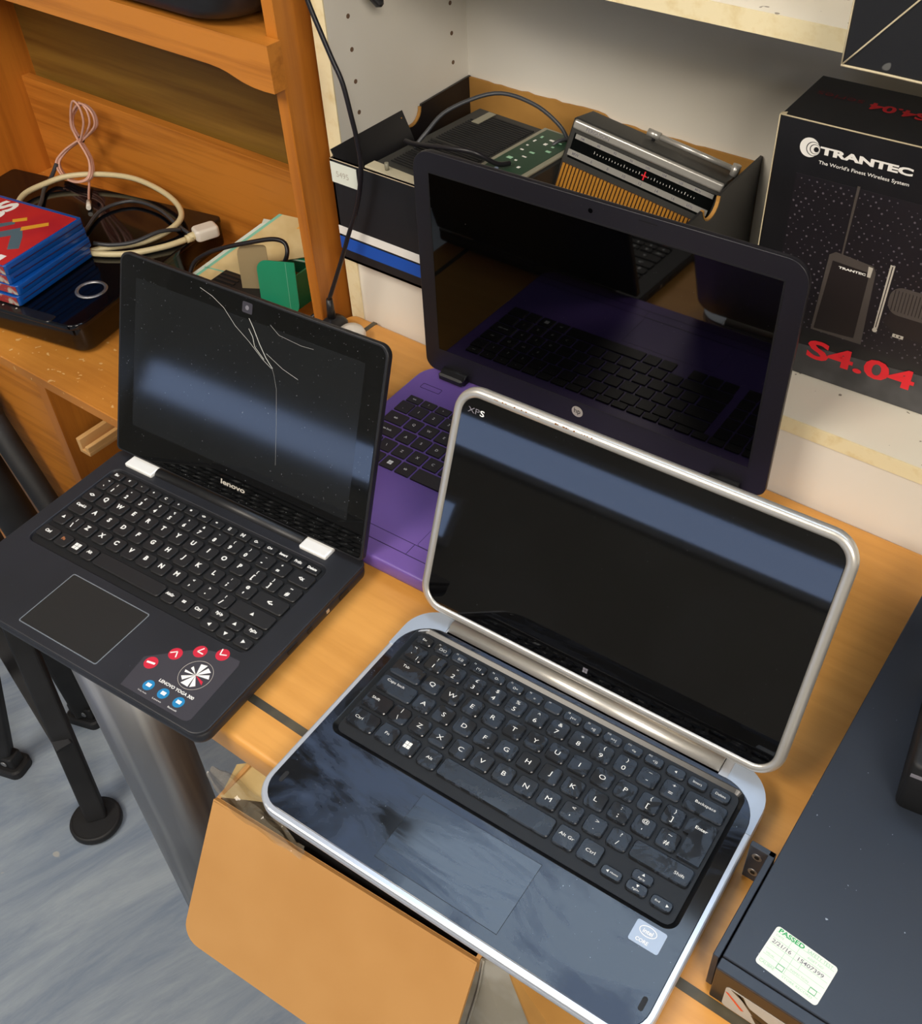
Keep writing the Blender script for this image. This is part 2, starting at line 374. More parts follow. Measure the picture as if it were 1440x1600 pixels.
b = MB(UT); b.box(-.745, .62, .7375, .75, -.02, .0725, 'lam'); b.build('plinth_panel', u)

# ------------------------------------------------------------ dresser (wooden hutch unit)
DZ = -.10
d = thing('dresser', 'orange veneered wooden dresser with scalloped shelf left of the desk', 'dresser', (-1.2, .7, FZ))
DT = RZ(0, (1.2, -.7, -FZ))
b = MB(DT); b.box(-.791, -.776, .700, .955, FZ, .9, 'dress_v', .001); b.build('side_panel', d)
b = MB(DT); b.box(-1.585, -1.567, .700, .955, FZ, .9, 'dress_v', .001)
b.cyl((-1.5672, .80, .10), (-1.563, .80, .10), .005, 'seam', 12); b.build('side_panel', d)
b = MB(DT); b.box(-1.585, -.791, .51, .955, DZ - .016, DZ, 'dress_s', .001); b.build('worktop', d)
b = MB(DT); b.box(-1.567, -.791, .88, .895, DZ, .052, 'dress_h', .0005); b.build('back_rail', d)
b = MB(DT); b.box(-1.567, -.791, .905, .911, DZ, .9, 'dress_back'); b.build('back_board', d)
b = MB(DT); b.box(-1.567, -.791, .698, .905, .305, .3225, 'dress_h'); sh = b.build('shelf', d)
pts = [(-1.62, .323), (-.770, .323), (-.770, .277), (-.785, .2765), (-.798, .277), (-.806, .278), (-.815, .2795), (-.824, .282), (-.833, .2845), (-.844, .2865), (-.860, .2875), (-1.62, .2875)]
b = MB(DT); b.poly([(x, z) for x, z in pts], -.698, -.680, 'dress_h', Matrix(((1, 0, 0, 0), (0, 0, -1, 0), (0, 1, 0, 0), (0, 0, 0, 1)))); b.build('scalloped_valance', d)
# lower carcass: left pedestal front, open recess with pull-out runner
b = MB(DT); b.box(-1.585, -1.115, .522, .54, FZ + .03, DZ - .016, 'dress_h'); b.build('door', d)
b = MB(DT); b.box(-1.125, -1.107, .515, .95, FZ, DZ - .016, 'dress_v'); b.build('divider', d)
b = MB(DT); b.box(-1.107, -.791, .66, .675, FZ, DZ - .016, 'dress_dark'); b.build('recess_panel', d)
b = MB(DT); b.box(-1.585, -1.567, .52, .70, FZ, DZ - .016, 'dress_v'); b.build('side_panel', d)
b = MB(DT); b.box(-.791, -.776, .66, .70, FZ, DZ - .016, 'dress_v'); b.build('side_panel', d)
b = MB(DT); b.box(-1.026, -1.006, .49, .66, -.172, -.166, 'pine', .0006); b.box(-1.026, -1.019, .49, .66, -.166, -.150, 'pine', .0006); b.box(-1.012, -1.006, .49, .66, -.166, -.158, 'pine', .0006)
tag(b.build('pull_out_runner', d), 'pale pine runner')

# ------------------------------------------------------------ keyboards
def make_key(parent, x0, x1, y, h, z, m, legend, zh=.0012, r=.0015, ls=.0048, sx=1.0, dx=0, dy=0, sub=None, ch=.0006, lm='legend', bold=.012):
    b = MB(); b.pr((x0 + x1) / 2, y, x1 - x0, h, r, z, z + zh, m, ch, n=3)
    if legend:
        cx = (x0 + x1) / 2
        if legend == '#win':
            for i in (-1, 1):
                for j in (-1, 1):
                    q = ls * .26; b.box(cx + i * q - q * .88, cx + i * q + q * .88, y + j * q - q * .88, y + j * q + q * .88, z + zh, z + zh + .00012, lm)
        elif legend[0] == '^' and len(legend) == 2:
            a = {'u': 0, 'd': PI, 'l': PI / 2, 'r': -PI / 2}[legend[1]]; q = ls * .42
            b.poly([(cx + dx + q * math.cos(a + PI / 2 + k * 2 * PI / 3), y + dy + q * math.sin(a + PI / 2 + k * 2 * PI / 3)) for k in range(3)], z + zh, z + zh + .00012, lm)
        else:
            b.text(legend, cx + dx, y + dy, z + zh + .00012, ls, lm, sx=sx, bold=bold)
    for (tx, ox, oy, sz) in (sub or ()): b.text(tx, (x0 + x1) / 2 + ox, y + oy, z + zh + .00012, sz, lm, sx=sx, bold=bold)
    return b.build('key', parent)

mm = .001
def rows_std(P, RP, qx, qy, left, right, g, kw, kh):
    """yield (x0,x1,y,h,legend,row,idx) for the letter block; g = half gap"""
    out = []
    kx = kw / 2
    return out

# =================================================================== XPS-like silver convertible
def lidframe(yh, zh, ang):
    a = math.radians(ang)
    return basis((0, yh, zh), (1, 0, 0), (0, -math.cos(a), math.sin(a)))

X = thing('convertible_laptop', 'open black convertible laptop with silver rim and smeared palm rest, nearest the front', 'laptop', (-0.39248, 0.20874, 0), 0.039433)
W, D = .317, .2155
b = MB()
b.pr(W / 2, D / 2, W, D, (.024, .024, .030, .030), .003, .0150, 'silverrim', 0, .006, n=8, steps=3)
b.deck((W / 2, D / 2, W, D, (.024, .024, .030, .030)), (W / 2, .1010, W - .011, .191, (.019, .019, .029, .029)), .0149, .0174, 'silverrim', 'silverrim', .0014, .0005)
for x in (.03, W - .03):
    b.box(x - .02, x + .02, .02, .026, 0, .004, 'blkm'); b.box(x - .02, x + .02, D - .03, D - .024, 0, .004, 'blkm')
base = b.build('base', X)
# black deck
KO = (.1573, .1343, .2905, .1190, (.009,) * 4)
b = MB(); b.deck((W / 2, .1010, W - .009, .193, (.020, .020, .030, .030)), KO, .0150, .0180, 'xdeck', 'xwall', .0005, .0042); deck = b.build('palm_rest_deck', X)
b = MB(); b.box(.0345, .2770, .1965, .2145, .0150, .0174, 'keywell'); b.build('hinge_recess', X)
b = MB()
for (x0, x1, y0, y1) in ((.106, .2065, .0690, .0693), (.106, .2065, .0130, .0133), (.106, .1063, .0133, .069), (.2062, .2065, .0133, .069)):
    b.box(x0, x1, y0, y1, .0180, .01806, 'seam')
b.box(.1063, .2062, .0133, .069, .01795, .01804, 'xpad'); b.build('trackpad', X)
for cx in (.0120, .3060):
    b = MB(); b.pr(cx, .0262, .0035, .0095, .0016, .018, .0183, 'blkm', .0001, T=Matrix.Identity(4)); b.build('speaker_slot', X)
# raised keyboard surround with sloping inner wall
b = MB(); b.pr(.1573, .1343, .2830, .1115, .006, .0152, .0158, 'keywell')
kb = b.build('keyboard', X)
p_, q_ = .01906, .01787
def xk(x0, x1, y, h, lg, **k):
    z = .0158
    make_key(kb, x0, x1, y, h, z, 'keyxps', lg, zh=.0024, r=.0028, ls=k.pop('ls', .0053) * .92, sx=k.pop('sx', 1.35), ch=.0007, bold=.0, **k)
kw = .0158; kh = .0146
fx = [.0242] + [.0418 + .01739 * i for i in range(12)] + [.2508, .2680, .2861]
fl = ['Esc', 'F1', 'F2', 'F3', 'F4', 'F5', 'F6', 'F7', 'F8', 'F9', 'F10', 'F11', 'F12', '^l', 'Insert', 'Delete']
fi = [None, '\u25a1/\u25a1', '((.))', '(+)', 'O-', 'O+', '=', None, '|<<', '>||', '>>|', '<x', '<))', None, 'PrtScr', None]
for i, x in enumerate(fx):
    lw = .0148
    if i == 0 or i > 12: xk(x - lw / 2, x + lw / 2, .1822, .0086, fl[i], ls=.0030, sx=1.1)
    else: xk(x - lw / 2, x + lw / 2, .1822, .0086, fl[i], ls=.0019, dx=-.004, dy=.0022, sx=1.1, sub=[(fi[i], .001, -.001, .0030)] if fi[i] else None)
yn = .1676
xk(.0175, .0340, yn, kh, '`', dx=-.003, dy=-.002, sub=[('\u00ac', -.003, .004, .004), ('|', .004, -.004, .004)])
for i, (a, s_) in enumerate(zip('1234567890-=', '!"\u00a3$%^&*()_+')):
    x = .0452 + p_ * i; xk(x - kw / 2, x + kw / 2, yn, kh, a, dy=-.0028, ls=.0056, sub=[(s_, 0, .0038, .0042)])
xk(.2650, .2962, yn, kh, 'Backspace', ls=.0034, dy=.001, sx=1.25)
yq = .1497
xk(.0175, .0455, yq, kh, 'Tab', ls=.0034, dx=-.004, dy=.003)
for i, a in enumerate('QWERTYUIOP[]'):
    x = .0553 + p_ * i; xk(x - kw / 2, x + kw / 2, yq, kh, a, dy=(-.003 if a in '[]' else 0), ls=.0056, sub=([({'[': '{', ']': '}'}[a], 0, .0035, .004)] if a in '[]' else None))
ya = yq - q_
xk(.0175, .0503, ya, kh, 'Caps lock', ls=.0034, dx=-.003, dy=.003)
for i, a in enumerate("ASDFGHJKL;'#"):
    x = .0601 + p_ * i; xk(x - kw / 2, x + kw / 2, ya, kh, a, dy=(-.003 if i > 8 else 0), ls=.0056, sub=([({';': ':', "'": '@', '#': '~'}[a], 0, .0035, .0042)] if i > 8 else None))
# L shaped enter key
b = MB(); b.poly([(.2798, ya - kh / 2), (.2962, ya - kh / 2), (.2962, yq + kh / 2), (.2755, yq + kh / 2), (.2755, yq - kh / 2 + .001), (.2798, yq - kh / 2 + .001)], .0158, .0182, 'keyxps')
b.text('Enter', .2862, yq + .001, .01832, .0034, 'legend', sx=1.25, bold=.012); b.build('key', kb)
yz = ya - q_
xk(.0175, .0411, yz, kh, 'Shift', ls=.0034, dx=-.003, dy=.002)
for i, a in enumerate('\\ZXCVBNM,./'):
    x = .0505 + p_ * i; s_ = {'\\': '|', ',': '<', '.': '>', '/': '?'}.get(a)
    xk(x - kw / 2, x + kw / 2, yz, kh, a, dy=(-.003 if s_ else 0), ls=.0056, sub=([(s_, 0, .0035, .0042)] if s_ else None))
xk(.2512, .2962, yz, kh, 'Shift', ls=.0036, dx=.014, dy=-.001)
yb = .0955; kb_h = .0158
for (x, lg, l2) in ((.0530, 'Fn', .0036), (.0722, '#win', .0062), (.0923, 'Alt', .0036)): xk(x - .0083, x + .0083, yb, kb_h, lg, ls=l2)
xk(.0175, .0425, yb, kb_h, 'Ctrl', ls=.0036, dx=-.004)
xk(.1025, .1985, yb, kb_h, None)
xk(.2010, .2180, yb, kb_h, 'Alt Gr', ls=.0036, dy=.001); xk(.2205, .2375, yb, kb_h, 'Ctrl', ls=.0038)
xk(.2408, .2565, .0897, .0080, '^l', ls=.0032, dx=-.003, sub=[('Home', .002, 0, .0018)])
xk(.2600, .2756, .0983, .0080, '^u', ls=.0032, dy=.0014, sub=[('PgUp', 0, -.0018, .0018)])
xk(.2600, .2756, .0897, .0080, '^d', ls=.0032, dy=.0014, sub=[('PgDn', 0, -.0018, .0018)])
xk(.2787, .2945, .0890, .0080, '^r', ls=.0032, dx=.004, sub=[('End', -.003, 0, .0018)])
# processor sticker
b = MB(); st = RZ(0, (.2892, .0645, 0)); b.pr(0, 0, .0215, .0155, .0015, .0180, .01815, 'bracket', T=st)
b.ring2([(.0062 * math.cos(a / 16 * PI) - .001, .0036 * math.sin(a / 16 * PI) + .0028) for a in range(32)], [(.0057 * math.cos(a / 16 * PI) - .001, .0031 * math.sin(a / 16 * PI) + .0028) for a in range(32)], .01815, .01822, 'white', st)
b.text('intel', -.001, .0026, .01823, .0042, 'white', st, bold=.02); b.text('CORE', -.002, -.0045, .01823, .0034, 'white', st, bold=.02)
tag(b.build('processor_sticker', X), 'small pale blue processor sticker')
# hinge corners and hinge bar
for sg in (0, 1):
    oc = [q for q in rrect(W / 2, D / 2, W - .001, D - .001, .0295, 12) if q[0] < W / 2 and q[1] > .150]; oc.sort(key=lambda q: math.atan2(q[1] - .150, q[0] - .05), reverse=True)
    ic = [q for q in rrect(W / 2, .1010, W - .009, .193, .030, 12) if q[0] < W / 2 and q[1] > .150]; ic.sort(key=lambda q: math.atan2(q[1] - .150, q[0] - .05))
    pl_ = [(.0005, .165)] + oc + [(.033, .2150), (.033, .1975)] + ic + [(.0045, .165)]
    if sg: pl_ = [(W - x, y) for x, y in reversed(pl_)]
    b = MB(); b.poly(list(reversed(pl_)), .0150, .0181, 'bracket'); b.build('hinge_corner', X)
b = MB(); b.cyl((.0350, .2060, .0165), (.2765, .2060, .0165), .0068, 'silver', 32); b.build('hinge_bar', X)
# lid
LX = lidframe(.2033, .020, 112.106)
b = MB(LX)
def lr(i, z, n=10): return [(x, y, z) for x, y in rrect(W / 2, .1065, W - 2 * i, .1975 - 2 * i, max(.022 - i, .006), n)]
b.loops([lr(.0078, .0004), lr(.0076, .0018), lr(.0060, .0026), lr(.0042, .0028), lr(.0024, .0024), lr(.0010, .0012), lr(.0002, -.0008), lr(0, -.0030), lr(.0008, -.0056), lr(.003, -.0074)], 'silver', smooth=True, cap0=False)
for k in range(26):
    x = .03 + .10 * random.random(); y = .2015 + .003 * random.random(); b.disc(x, min(y, .2018), .0003 + .0005 * random.random(), .0026, 'rust', 6, h=.0002)
lid = b.build('lid', X)
b = MB(LX); b.pr(W / 2, .1065, W - .0154, .1821, .0145, -.004, .0016, 'glass', .0004, n=8)
b.text('XP', .0185, .1868, .00165, .0062, 'grey', sx=1.4); b.text('S', .0262, .1868, .00165, .0064, 'legend', sx=1.4, bold=.02)
for i in (0, 1):
    for j in (0, 1): b.box(.1552 + i * .0022, .1552 + i * .0022 + .0019, .0200 + j * .0022, .0200 + j * .0022 + .0019, .0016, .0017, 'grey')
b.build('screen', lid)

# =================================================================== Lenovo-like black laptop
Lp = thing('small_laptop', 'small black laptop with cracked screen and red round stickers, on the left desk edge', 'laptop', (-0.75387, 0.20014, 0), 0.072919)
W, D = .299, .209
b = MB(); b.pr(W / 2, D / 2, W - .0006, D - .0006, (.012, .012, .008, .008), .002, .0165, 'ldeck', 0, .006, n=8, steps=3)
b.deck((W / 2, D / 2, W, D, (.012, .012, .008, .008)), (.1458, .1315, .2610, .1095, (.009,) * 4), .0162, .0190, 'ldeck', 'ldeck', .0010, .0020)
for x in (.03, W - .03):
    b.cyl((x, .02, 0), (x, .02, .004), .006, 'blkm'); b.cyl((x, D - .02, 0), (x, D - .02, .004), .006, 'blkm')
base = b.build('base', Lp)
b = MB(); b.box(W - .0001, W + .0004, .10, .112, .009, .0125, 'seam'); b.box(W - .0001, W + .0004, .125, .131, .009, .013, 'seam'); b.box(W - .0001, W + .0004, .150, .1535, .009, .0125, 'silver'); b.box(W - .0001, W + .0004, .168, .180, .008, .0135, 'seam'); b.build('side_port', Lp)
b = MB(); b.pr(.1458, .1315, .2580, .1065, .008, .0164, .0169, 'keywell', n=5)
kb = b.build('keyboard', Lp)
def lk(x0, x1, y, h, lg, **k):
    make_key(kb, x0, x1, y, h, .0169, 'keyblk', lg, zh=.0024, r=k.pop('r', .0028), ls=k.pop('ls', .0046) * 1.22, ch=.0006, bold=.05, **k)
p2, q2 = .01829, .01727; kw = .0155; kh = .0148
ly = {'q': .1466, 'a': .1466 - q2, 'z': .1466 - 2 * q2}; yn = .1466 + q2
fxs = [.0264] + [.0429 + .01574 * i for i in range(12)] + [.2319, .2483, .2640]
fl = ['Esc', 'x', '-', '+', 'C', '+', '\u2261', '<>', '=', '[]', '[x]', 'O-', 'O+', 'Insert', 'PrtSc', 'Delete']
for i, x in enumerate(fxs):
    lk(x - .0067, x + .0067, .1772, .0082, fl[i], ls=.0030, dx=-.001, dy=.0006, r=.0015)
lk(.0178, .0300, yn, kh, '`', dy=-.003, dx=.001, sub=[('\u00ac', .001, .004, .004)])
for i, (a, s_) in enumerate(zip('1234567890-=', '!"\u00a3$%^&*()_+')):
    x = .0389 + p2 * i; x1 = min(x + kw / 2, .2495) if i == 11 else x + kw / 2
    lk(x - kw / 2, x1, yn, kh, a, dy=-.0032, dx=-.0018, ls=.0046, sub=[(s_, -.0018, .0034, .0034)])
lk(.2510, .2735, yn, kh, '<x', ls=.0042)
lk(.0178, .0330, ly['q'], kh, '<>', ls=.0044)
for i, a in enumerate('QWERTYUIOP[]'):
    x = .0430 + p2 * i; lk(x - kw / 2, x + kw / 2, ly['q'], kh, a, dx=-.001, dy=(-.003 if a in '[]' else .0014), ls=.0052, sub=([({'[': '{', ']': '}'}[a], -.001, .0035, .0036)] if a in '[]' else None))
x = .0430 + p2 * 12; lk(x - kw / 2, .2735, ly['q'], kh, '#', dx=-.001, dy=-.003, sub=[('~', -.001, .0036, .0042)])
lk(.0178, .0378, ly['a'], kh, 'CapsLk', ls=.0032, dy=.002)
for i, a in enumerate("ASDFGHJKL;'"):
    x = .0476 + p2 * i; lk(x - kw / 2, x + kw / 2, ly['a'], kh, a, dx=-.001, dy=(-.003 if i > 8 else .0014), ls=.0052, sub=([({';': ':', "'": '@'}[a], -.001, .0035, .0036)] if i > 8 else None))
lk(.2405, .2735, ly['a'], kh, '<-', ls=.0052, bold=.04) if False else lk(.2405, .2735, ly['a'], kh, '\u21b5' if False else '<-', ls=.0056)
lk(.0178, .0322, ly['z'], kh, '^u', ls=.0044, dy=.001)
for i, a in enumerate('\\ZXCVBNM,./'):
    x = .0417 + .0006 + (p2 * i if i else 0); x = .0411 if i == 0 else .0567 + p2 * (i - 1); s_ = {'\\': '|', ',': '<', '.': '>', '/': '?'}.get(a)
    lk(x - (kw / 2 if i else .0068), x + (kw / 2 if i else .0062), ly['z'], kh, a, dx=-.001, dy=(-.003 if s_ else .0014), ls=.0052, sub=([(s_, -.001, .0034, .0036)] if s_ else None))
lk(.2310, .2735, ly['z'], kh, '^u', ls=.0044)
yb = .0925; hb = .0138
for (x0, x1, lg, l2, lmm) in ((.0178, .0385, 'Ctrl', .0034, 'legend'), (.0405, .0555, 'Fn', .0034, 'legendo'), (.0575, .0720, '#win', .0056, 'legend'), (.0740, .0880, 'Alt', .0034, 'legend'), (.1710, .1855, 'AltGr', .0030, 'legend'), (.1870, .2015, '=', .0052, 'legend'), (.2030, .2175, 'Ctrl', .0034, 'legend')):
    lk(x0, x1, yb, hb, lg, ls=l2, dx=-.001, dy=.001, lm=lmm)
lk(.0898, .1690, yb, hb, None)
for (x0, x1, y, lg) in ((.2200, .2365, .0985, 'PgUp'), (.2205, .2365, .0862, '^l'), (.2390, .2545, .0968, '^u'), (.2390, .2545, .0855, '^d'), (.2567, .2735, .0985, 'PgDn'), (.2567, .2735, .0862, '^r')):
    lk(x0, x1, y, .0098, lg, ls=.0044 if lg[0] == '^' else .0028)
b = MB(); b.ring2(rrect(.1335, .0386, .0912, .0602, .002, 3), rrect(.1335, .0386, .0893, .0583, .0016, 3), .0189, .01925, 'padrim'); b.pr(.1335, .0386, .0893, .0583, .0016, .0188, .0191, 'lpad', n=3); b.build('trackpad', Lp)
# sticker sheet
b = MB()
sheet = [(.2103, .0055), (.2760, .0055), (.2795, .0065), (.2815, .0095), (.2785, .066), (.2765, .0700), (.262, .0695), (.248, .066), (.234, .058), (.220, .046), (.2065, .0345)]
b.poly(sheet, .0189, .01915, 'stick'); b.poly([(.2112, .0062), (.2755, .0062), (.2785, .0075), (.2805, .0100), (.2795, .0215), (.262, .0245), (.240, .0305), (.222, .0322), (.2070, .0330)], .01915, .01918, 'stick'); sh_ = b.build('sticker_sheet', Lp)
for i, (x, y) in enumerate(((.2159, .0328), (.2265, .0493), (.2422, .0611), (.2601, .0678))):
    b = MB(); b.disc(x, y, .0058, .0191, 'red', 28, h=.00018)
    z = .01932; T_ = RZ((20, 40, 55, 75)[i], (x, y, z))
    if i == 0: b.box(-.0038, .0038, -.0009, .0009, 0, .0001, 'white', T=RZ(10, (x, y, z)))
    else:
        ang = (-12, 50, 85)[i - 1]
        for s_ in ((-38, 38), (-30, 30), (-42, 42))[i - 1]:
            b.box(0, .0058, -.0005, .0005, 0, .0001, 'white', T=RZ(ang + 180 * (i == 1) + (90 if i == 1 else -20) + s_, (x + (-.002 if i > 1 else 0), y + (.0025 if i == 1 else -.001), z)))
    tag(b.build('round_sticker', Lp), 'round red sticker with white mark')
b = MB(); cx, cy = .2555, .0418
b.ring2([(cx + .0140 * math.cos(a / 20 * PI), cy + .0140 * math.sin(a / 20 * PI)) for a in range(40)], [(cx + .0137 * math.cos(a / 20 * PI), cy + .0137 * math.sin(a / 20 * PI)) for a in range(40)], .01915, .0193, 'greige')
for a0, r, w in ((95, .0118, 15), (55, .0118, 13), (20, .0120, 10), (150, .0095, 8), (185, .0110, 6), (222, .0115, 11), (262, .0125, 18), (300, .0115, 12)):
    a1, a2 = math.radians(a0 - w), math.radians(a0 + w)
    b.poly([(cx, cy), (cx + r * math.cos(a1), cy + r * math.sin(a1)), (cx + r * .93 * math.cos(a2), cy + r * .93 * math.sin(a2))], .0192, .01928, 'white')
for a0, r, w in ((-18, .0120, 7),):
    a1, a2 = math.radians(a0 - w), math.radians(a0 + w)
    b.poly([(cx, cy), (cx + r * math.cos(a1), cy + r * math.sin(a1)), (cx + r * .8 * math.cos(a2), cy + r * .8 * math.sin(a2))], .0193, .01935, 'red')
b.text('LENOVO YOGA 300', .2520, .0242, .01924, .004, 'legend', fit=(.036, .0028), bold=.03); b.build('printed_emblem', sh_)
for x, cap in ((.2303, 'Dolby Audio'), (.2460, 'Lenovo'), (.2622, 'Bluetooth')):
    b = MB(); b.disc(x, .0160, .0048, .0192, 'bluec', 24, h=.0001); b.box(x - .0022, x + .0022, .0148, .0178, .0193, .01935, 'white'); b.text(cap, x, .0090, .0193, .0022, 'legend', fit=(.009, .0014)); b.build('blue_icon', sh_)
# hinge covers and bar
for x0, x1 in ((.0215, .0565), (.2365, .2665)):
    b = MB(); b.pr((x0 + x1) / 2, .1985, x1 - x0, .0145, .0015, .016, .0225, 'tabw', .0015, n=3, steps=3); tag(b.build('hinge_cover', Lp), 'bright silver hinge cover')
b = MB(); b.cyl((.057, .2005, .0175), (.236, .2005, .0175), .0058, 'blk', 20); b.build('hinge_bar', Lp)
# lid
LL = lidframe(.201, .019, 110.989)
b = MB(LL); b.pr(W / 2, .1035, W - .001, .1965, (.004, .004, .010, .010), -.0070, .0006, 'blk', .0008, .003, n=6, steps=3); lid = b.build('lid', Lp)
b = MB(LL); b.pr(W / 2, .1035, W - .006, .1925, (.003, .003, .008, .008), -.001, .0010, 'glassd', .0002, n=6)
b.box(.0214, .2776, .0377, .1818, .0010, .00102, 'panel')
b.text('lenovo', .1494, .0215, .00105, .006, 'greige', bold=.03, fit=(.029, .0050)); b.build('screen', lid)
b = MB(LL); b.pr(.152, .1915, .011, .0095, .0012, .0010, .0013, 'stick'); b.cyl((.152, .1915, .0012), (.152, .1915, .0015), .002, 'grey', 14); b.build('webcam', lid)
def crack(bb, pts, w):
    for (a, c) in zip(pts[:-1], pts[1:]):
        a = Vector(a); c = Vector(c); dd = (c - a).normalized(); n_ = Vector((-dd.y, dd.x)) * w / 2
        bb.poly([tuple(a - n_), tuple(c - n_), tuple(c + n_), tuple(a + n_)], .00102, .00112, 'crack')
b = MB(LL)
crack(b, [(.098, .194), (.112, .1905), (.126, .184), (.140, .172), (.156, .163), (.172, .152), (.183, .1465)], .00035)
crack(b, [(.1545, .183), (.160, .176), (.168, .164), (.176, .154), (.184, .147)], .0007)
crack(b, [(.155, .174), (.160, .168), (.163, .160), (.174, .152)], .00055)
crack(b, [(.183, .148), (.186, .142), (.190, .130), (.193, .10), (.196, .06)], .00012)
crack(b, [(.176, .158), (.195, .150), (.212, .146)], .0003)
crack(b, [(.178, .184), (.188, .178), (.212, .176), (.225, .177)], .0002)
tag(b.build('screen_crack', lid), 'fine white crack in the glass')

# =================================================================== HP-like purple laptop
Hp = thing('purple_laptop', 'large laptop with purple base and dark aubergine screen frame, furthest back', 'laptop', (-0.59344, 0.43529, 0), 0.037776)
W, D = .384, 0.25320
b = MB(); b.pr(W / 2, D / 2 - .003, W, D + .006, (.018, .018, .030, .030), .004, .0240, 'purple', .0025, .008, n=8, steps=3)
for x in (.04, W - .04):
    b.box(x - .02, x + .02, .02, .027, 0, .005, 'blkm'); b.box(x - .02, x + .02, D - .04, D - .03, 0, .005, 'blkm')
base = b.build('base', Hp)
b = MB()
b.box(.004, .38, .0248, .0254, .0240, .02408, 'purple_line'); b.box(.004, .38, .0112, .0120, .0240, .02408, 'purple_line')
b.box(.1480, .1486, .012, .0248, .0240, .02408, 'purple_line'); b.build('seam', base)
b = MB(); b.ring2(rrect(.028, .2125, .024, .0075, .001, 2), rrect(.028, .2125, .0233, .0068, .0008, 2), .0240, .0243, 'purple_line'); b.build('power_button', Hp)
b = MB(); b.ring2(rrect(.205, .0535, .110, .056, .002, 2), rrect(.205, .0535, .1092, .0552, .0018, 2), .0240, .02408, 'purple_line'); b.build('trackpad', Hp)
b = MB(); b.box(.0145, .3715, .088, .1925, .0236, .02403, 'purple'); kb = b.build('keyboard', Hp)
p3, q3 = .01863, .01869
def hk(x0, x1, y, h, lg, **k):
    make_key(kb, x0, x1, y, h, .02405, 'keyhp', lg, zh=.0016, r=.0008, ls=k.pop('ls', .0044), ch=.0003, bold=.01, **k)
kw = .0162; kh = .0160; hy = .1543
for i in range(20):
    x = .0258 + .01795 * i
    if x + .008 < .372: hk(x - .0079, x + .0079, .1875, .0098, ['esc', '?', '*', '*'][i] if i < 4 else None, ls=.0032)
hk(.0160, .0320, hy + q3, kh, '`', dy=-.003)
for i, a in enumerate('1234567890-='):
    x = .0418 + p3 * i; hk(x - kw / 2, x + kw / 2, hy + q3, kh, a if i < 3 else None, ls=.0046)
hk(.2573, .2960, hy + q3, kh, None)
hk(.0160, .0390, hy, kh, 'tab', ls=.0036)
for i, a in enumerate('QWERTYUIOP[]'):
    x = .0497 + p3 * i; hk(x - kw / 2, x + kw / 2, hy, kh, a if i < 3 else None)
hk(.2650, .2960, hy, kh, None)
hk(.0160, .0435, hy - q3, kh, 'caps lock', ls=.0034)
for i, a in enumerate("ASDFGHJKL;'#"):
    x = .0542 + p3 * i; hk(x - kw / 2, x + kw / 2, hy - q3, kh, a if i < 3 else None)
hk(.2700, .2960, hy - q3, kh, None)
hk(.0160, .0348, hy - 2 * q3, kh, None)
for i, a in enumerate('\\ZXCVBNM,./'):
    x = .0450 + p3 * i; hk(x - kw / 2, x + kw / 2, hy - 2 * q3, kh, a if i < 4 else None)
hk(.2415, .2960, hy - 2 * q3, kh, None)
for (x0, x1, lg) in ((.0160, .0360, None), (.0382, .0534, None), (.0557, .0719, '#win'), (.0742, .0904, 'alt'), (.0928, .1860, None), (.1884, .2046, None), (.2070, .2232, None)): hk(x0, x1, hy - 3 * q3, kh, lg, ls=.0050 if lg == '#win' else .0036)
for i in range(3): hk(.2420 + .0183 * i, .2420 + .0183 * i + .0162, hy - 3 * q3, kh, None)
for r_ in range(5):
    for i in range(4):
        if (r_, i) in ((3, 3),): continue
        x = .3060 + .01700 * i; hk(x - .0002, x + .0148, hy + q3 - q3 * r_, kh, None)
for x0, x1 in ((.0250, .0550), (.330, .360)):
    b = MB(); b.box(x0, x1, .2285, .2445, .0245, .0330, 'blk', .002); b.cyl((x0, .240, .0265), (x1, .240, .0265), .0070, 'blk', 18); b.build('hinge', Hp)
LH = lidframe(D - .012, .024, 90.994)
b = MB(LH); b.pr(W / 2 + .001, .123, W - .002, .243, (.012, .012, .020, .020), -.0080, .0006, 'hpbez', .0006, .004, n=8, steps=3); lid = b.build('lid', Hp)
sx0, sx1, su0, su1 = W / 2 - .1721, W / 2 + .1721, 0.03045, 0.03045 + .1935
b = MB(LH); b.ring2(rrect(W / 2, (su0 + su1) / 2, .3442 + .003, .1965, 0), rrect(W / 2, (su0 + su1) / 2, .3442, .1935, 0), .0005, .0009, 'blk'); b.box(sx0, sx1, su0, su1, .0004, .0007, 'panel2'); b.build('screen', lid)
b = MB(LH); b.disc(.1861, .0185, .0062, .0006, 'greige', 28, h=.0002); b.text('hp', .1861, .0185, .00082, .0085, 'blk', bold=.01, sx=.9); b.build('round_emblem', lid)
b = MB(LH); b.disc(.1895, .2345, .0022, .0006, 'glass', 18, h=.0002); b.box(.235, .252, .2385, .2395, .0006, .0007, 'seam'); b.build('webcam', lid)
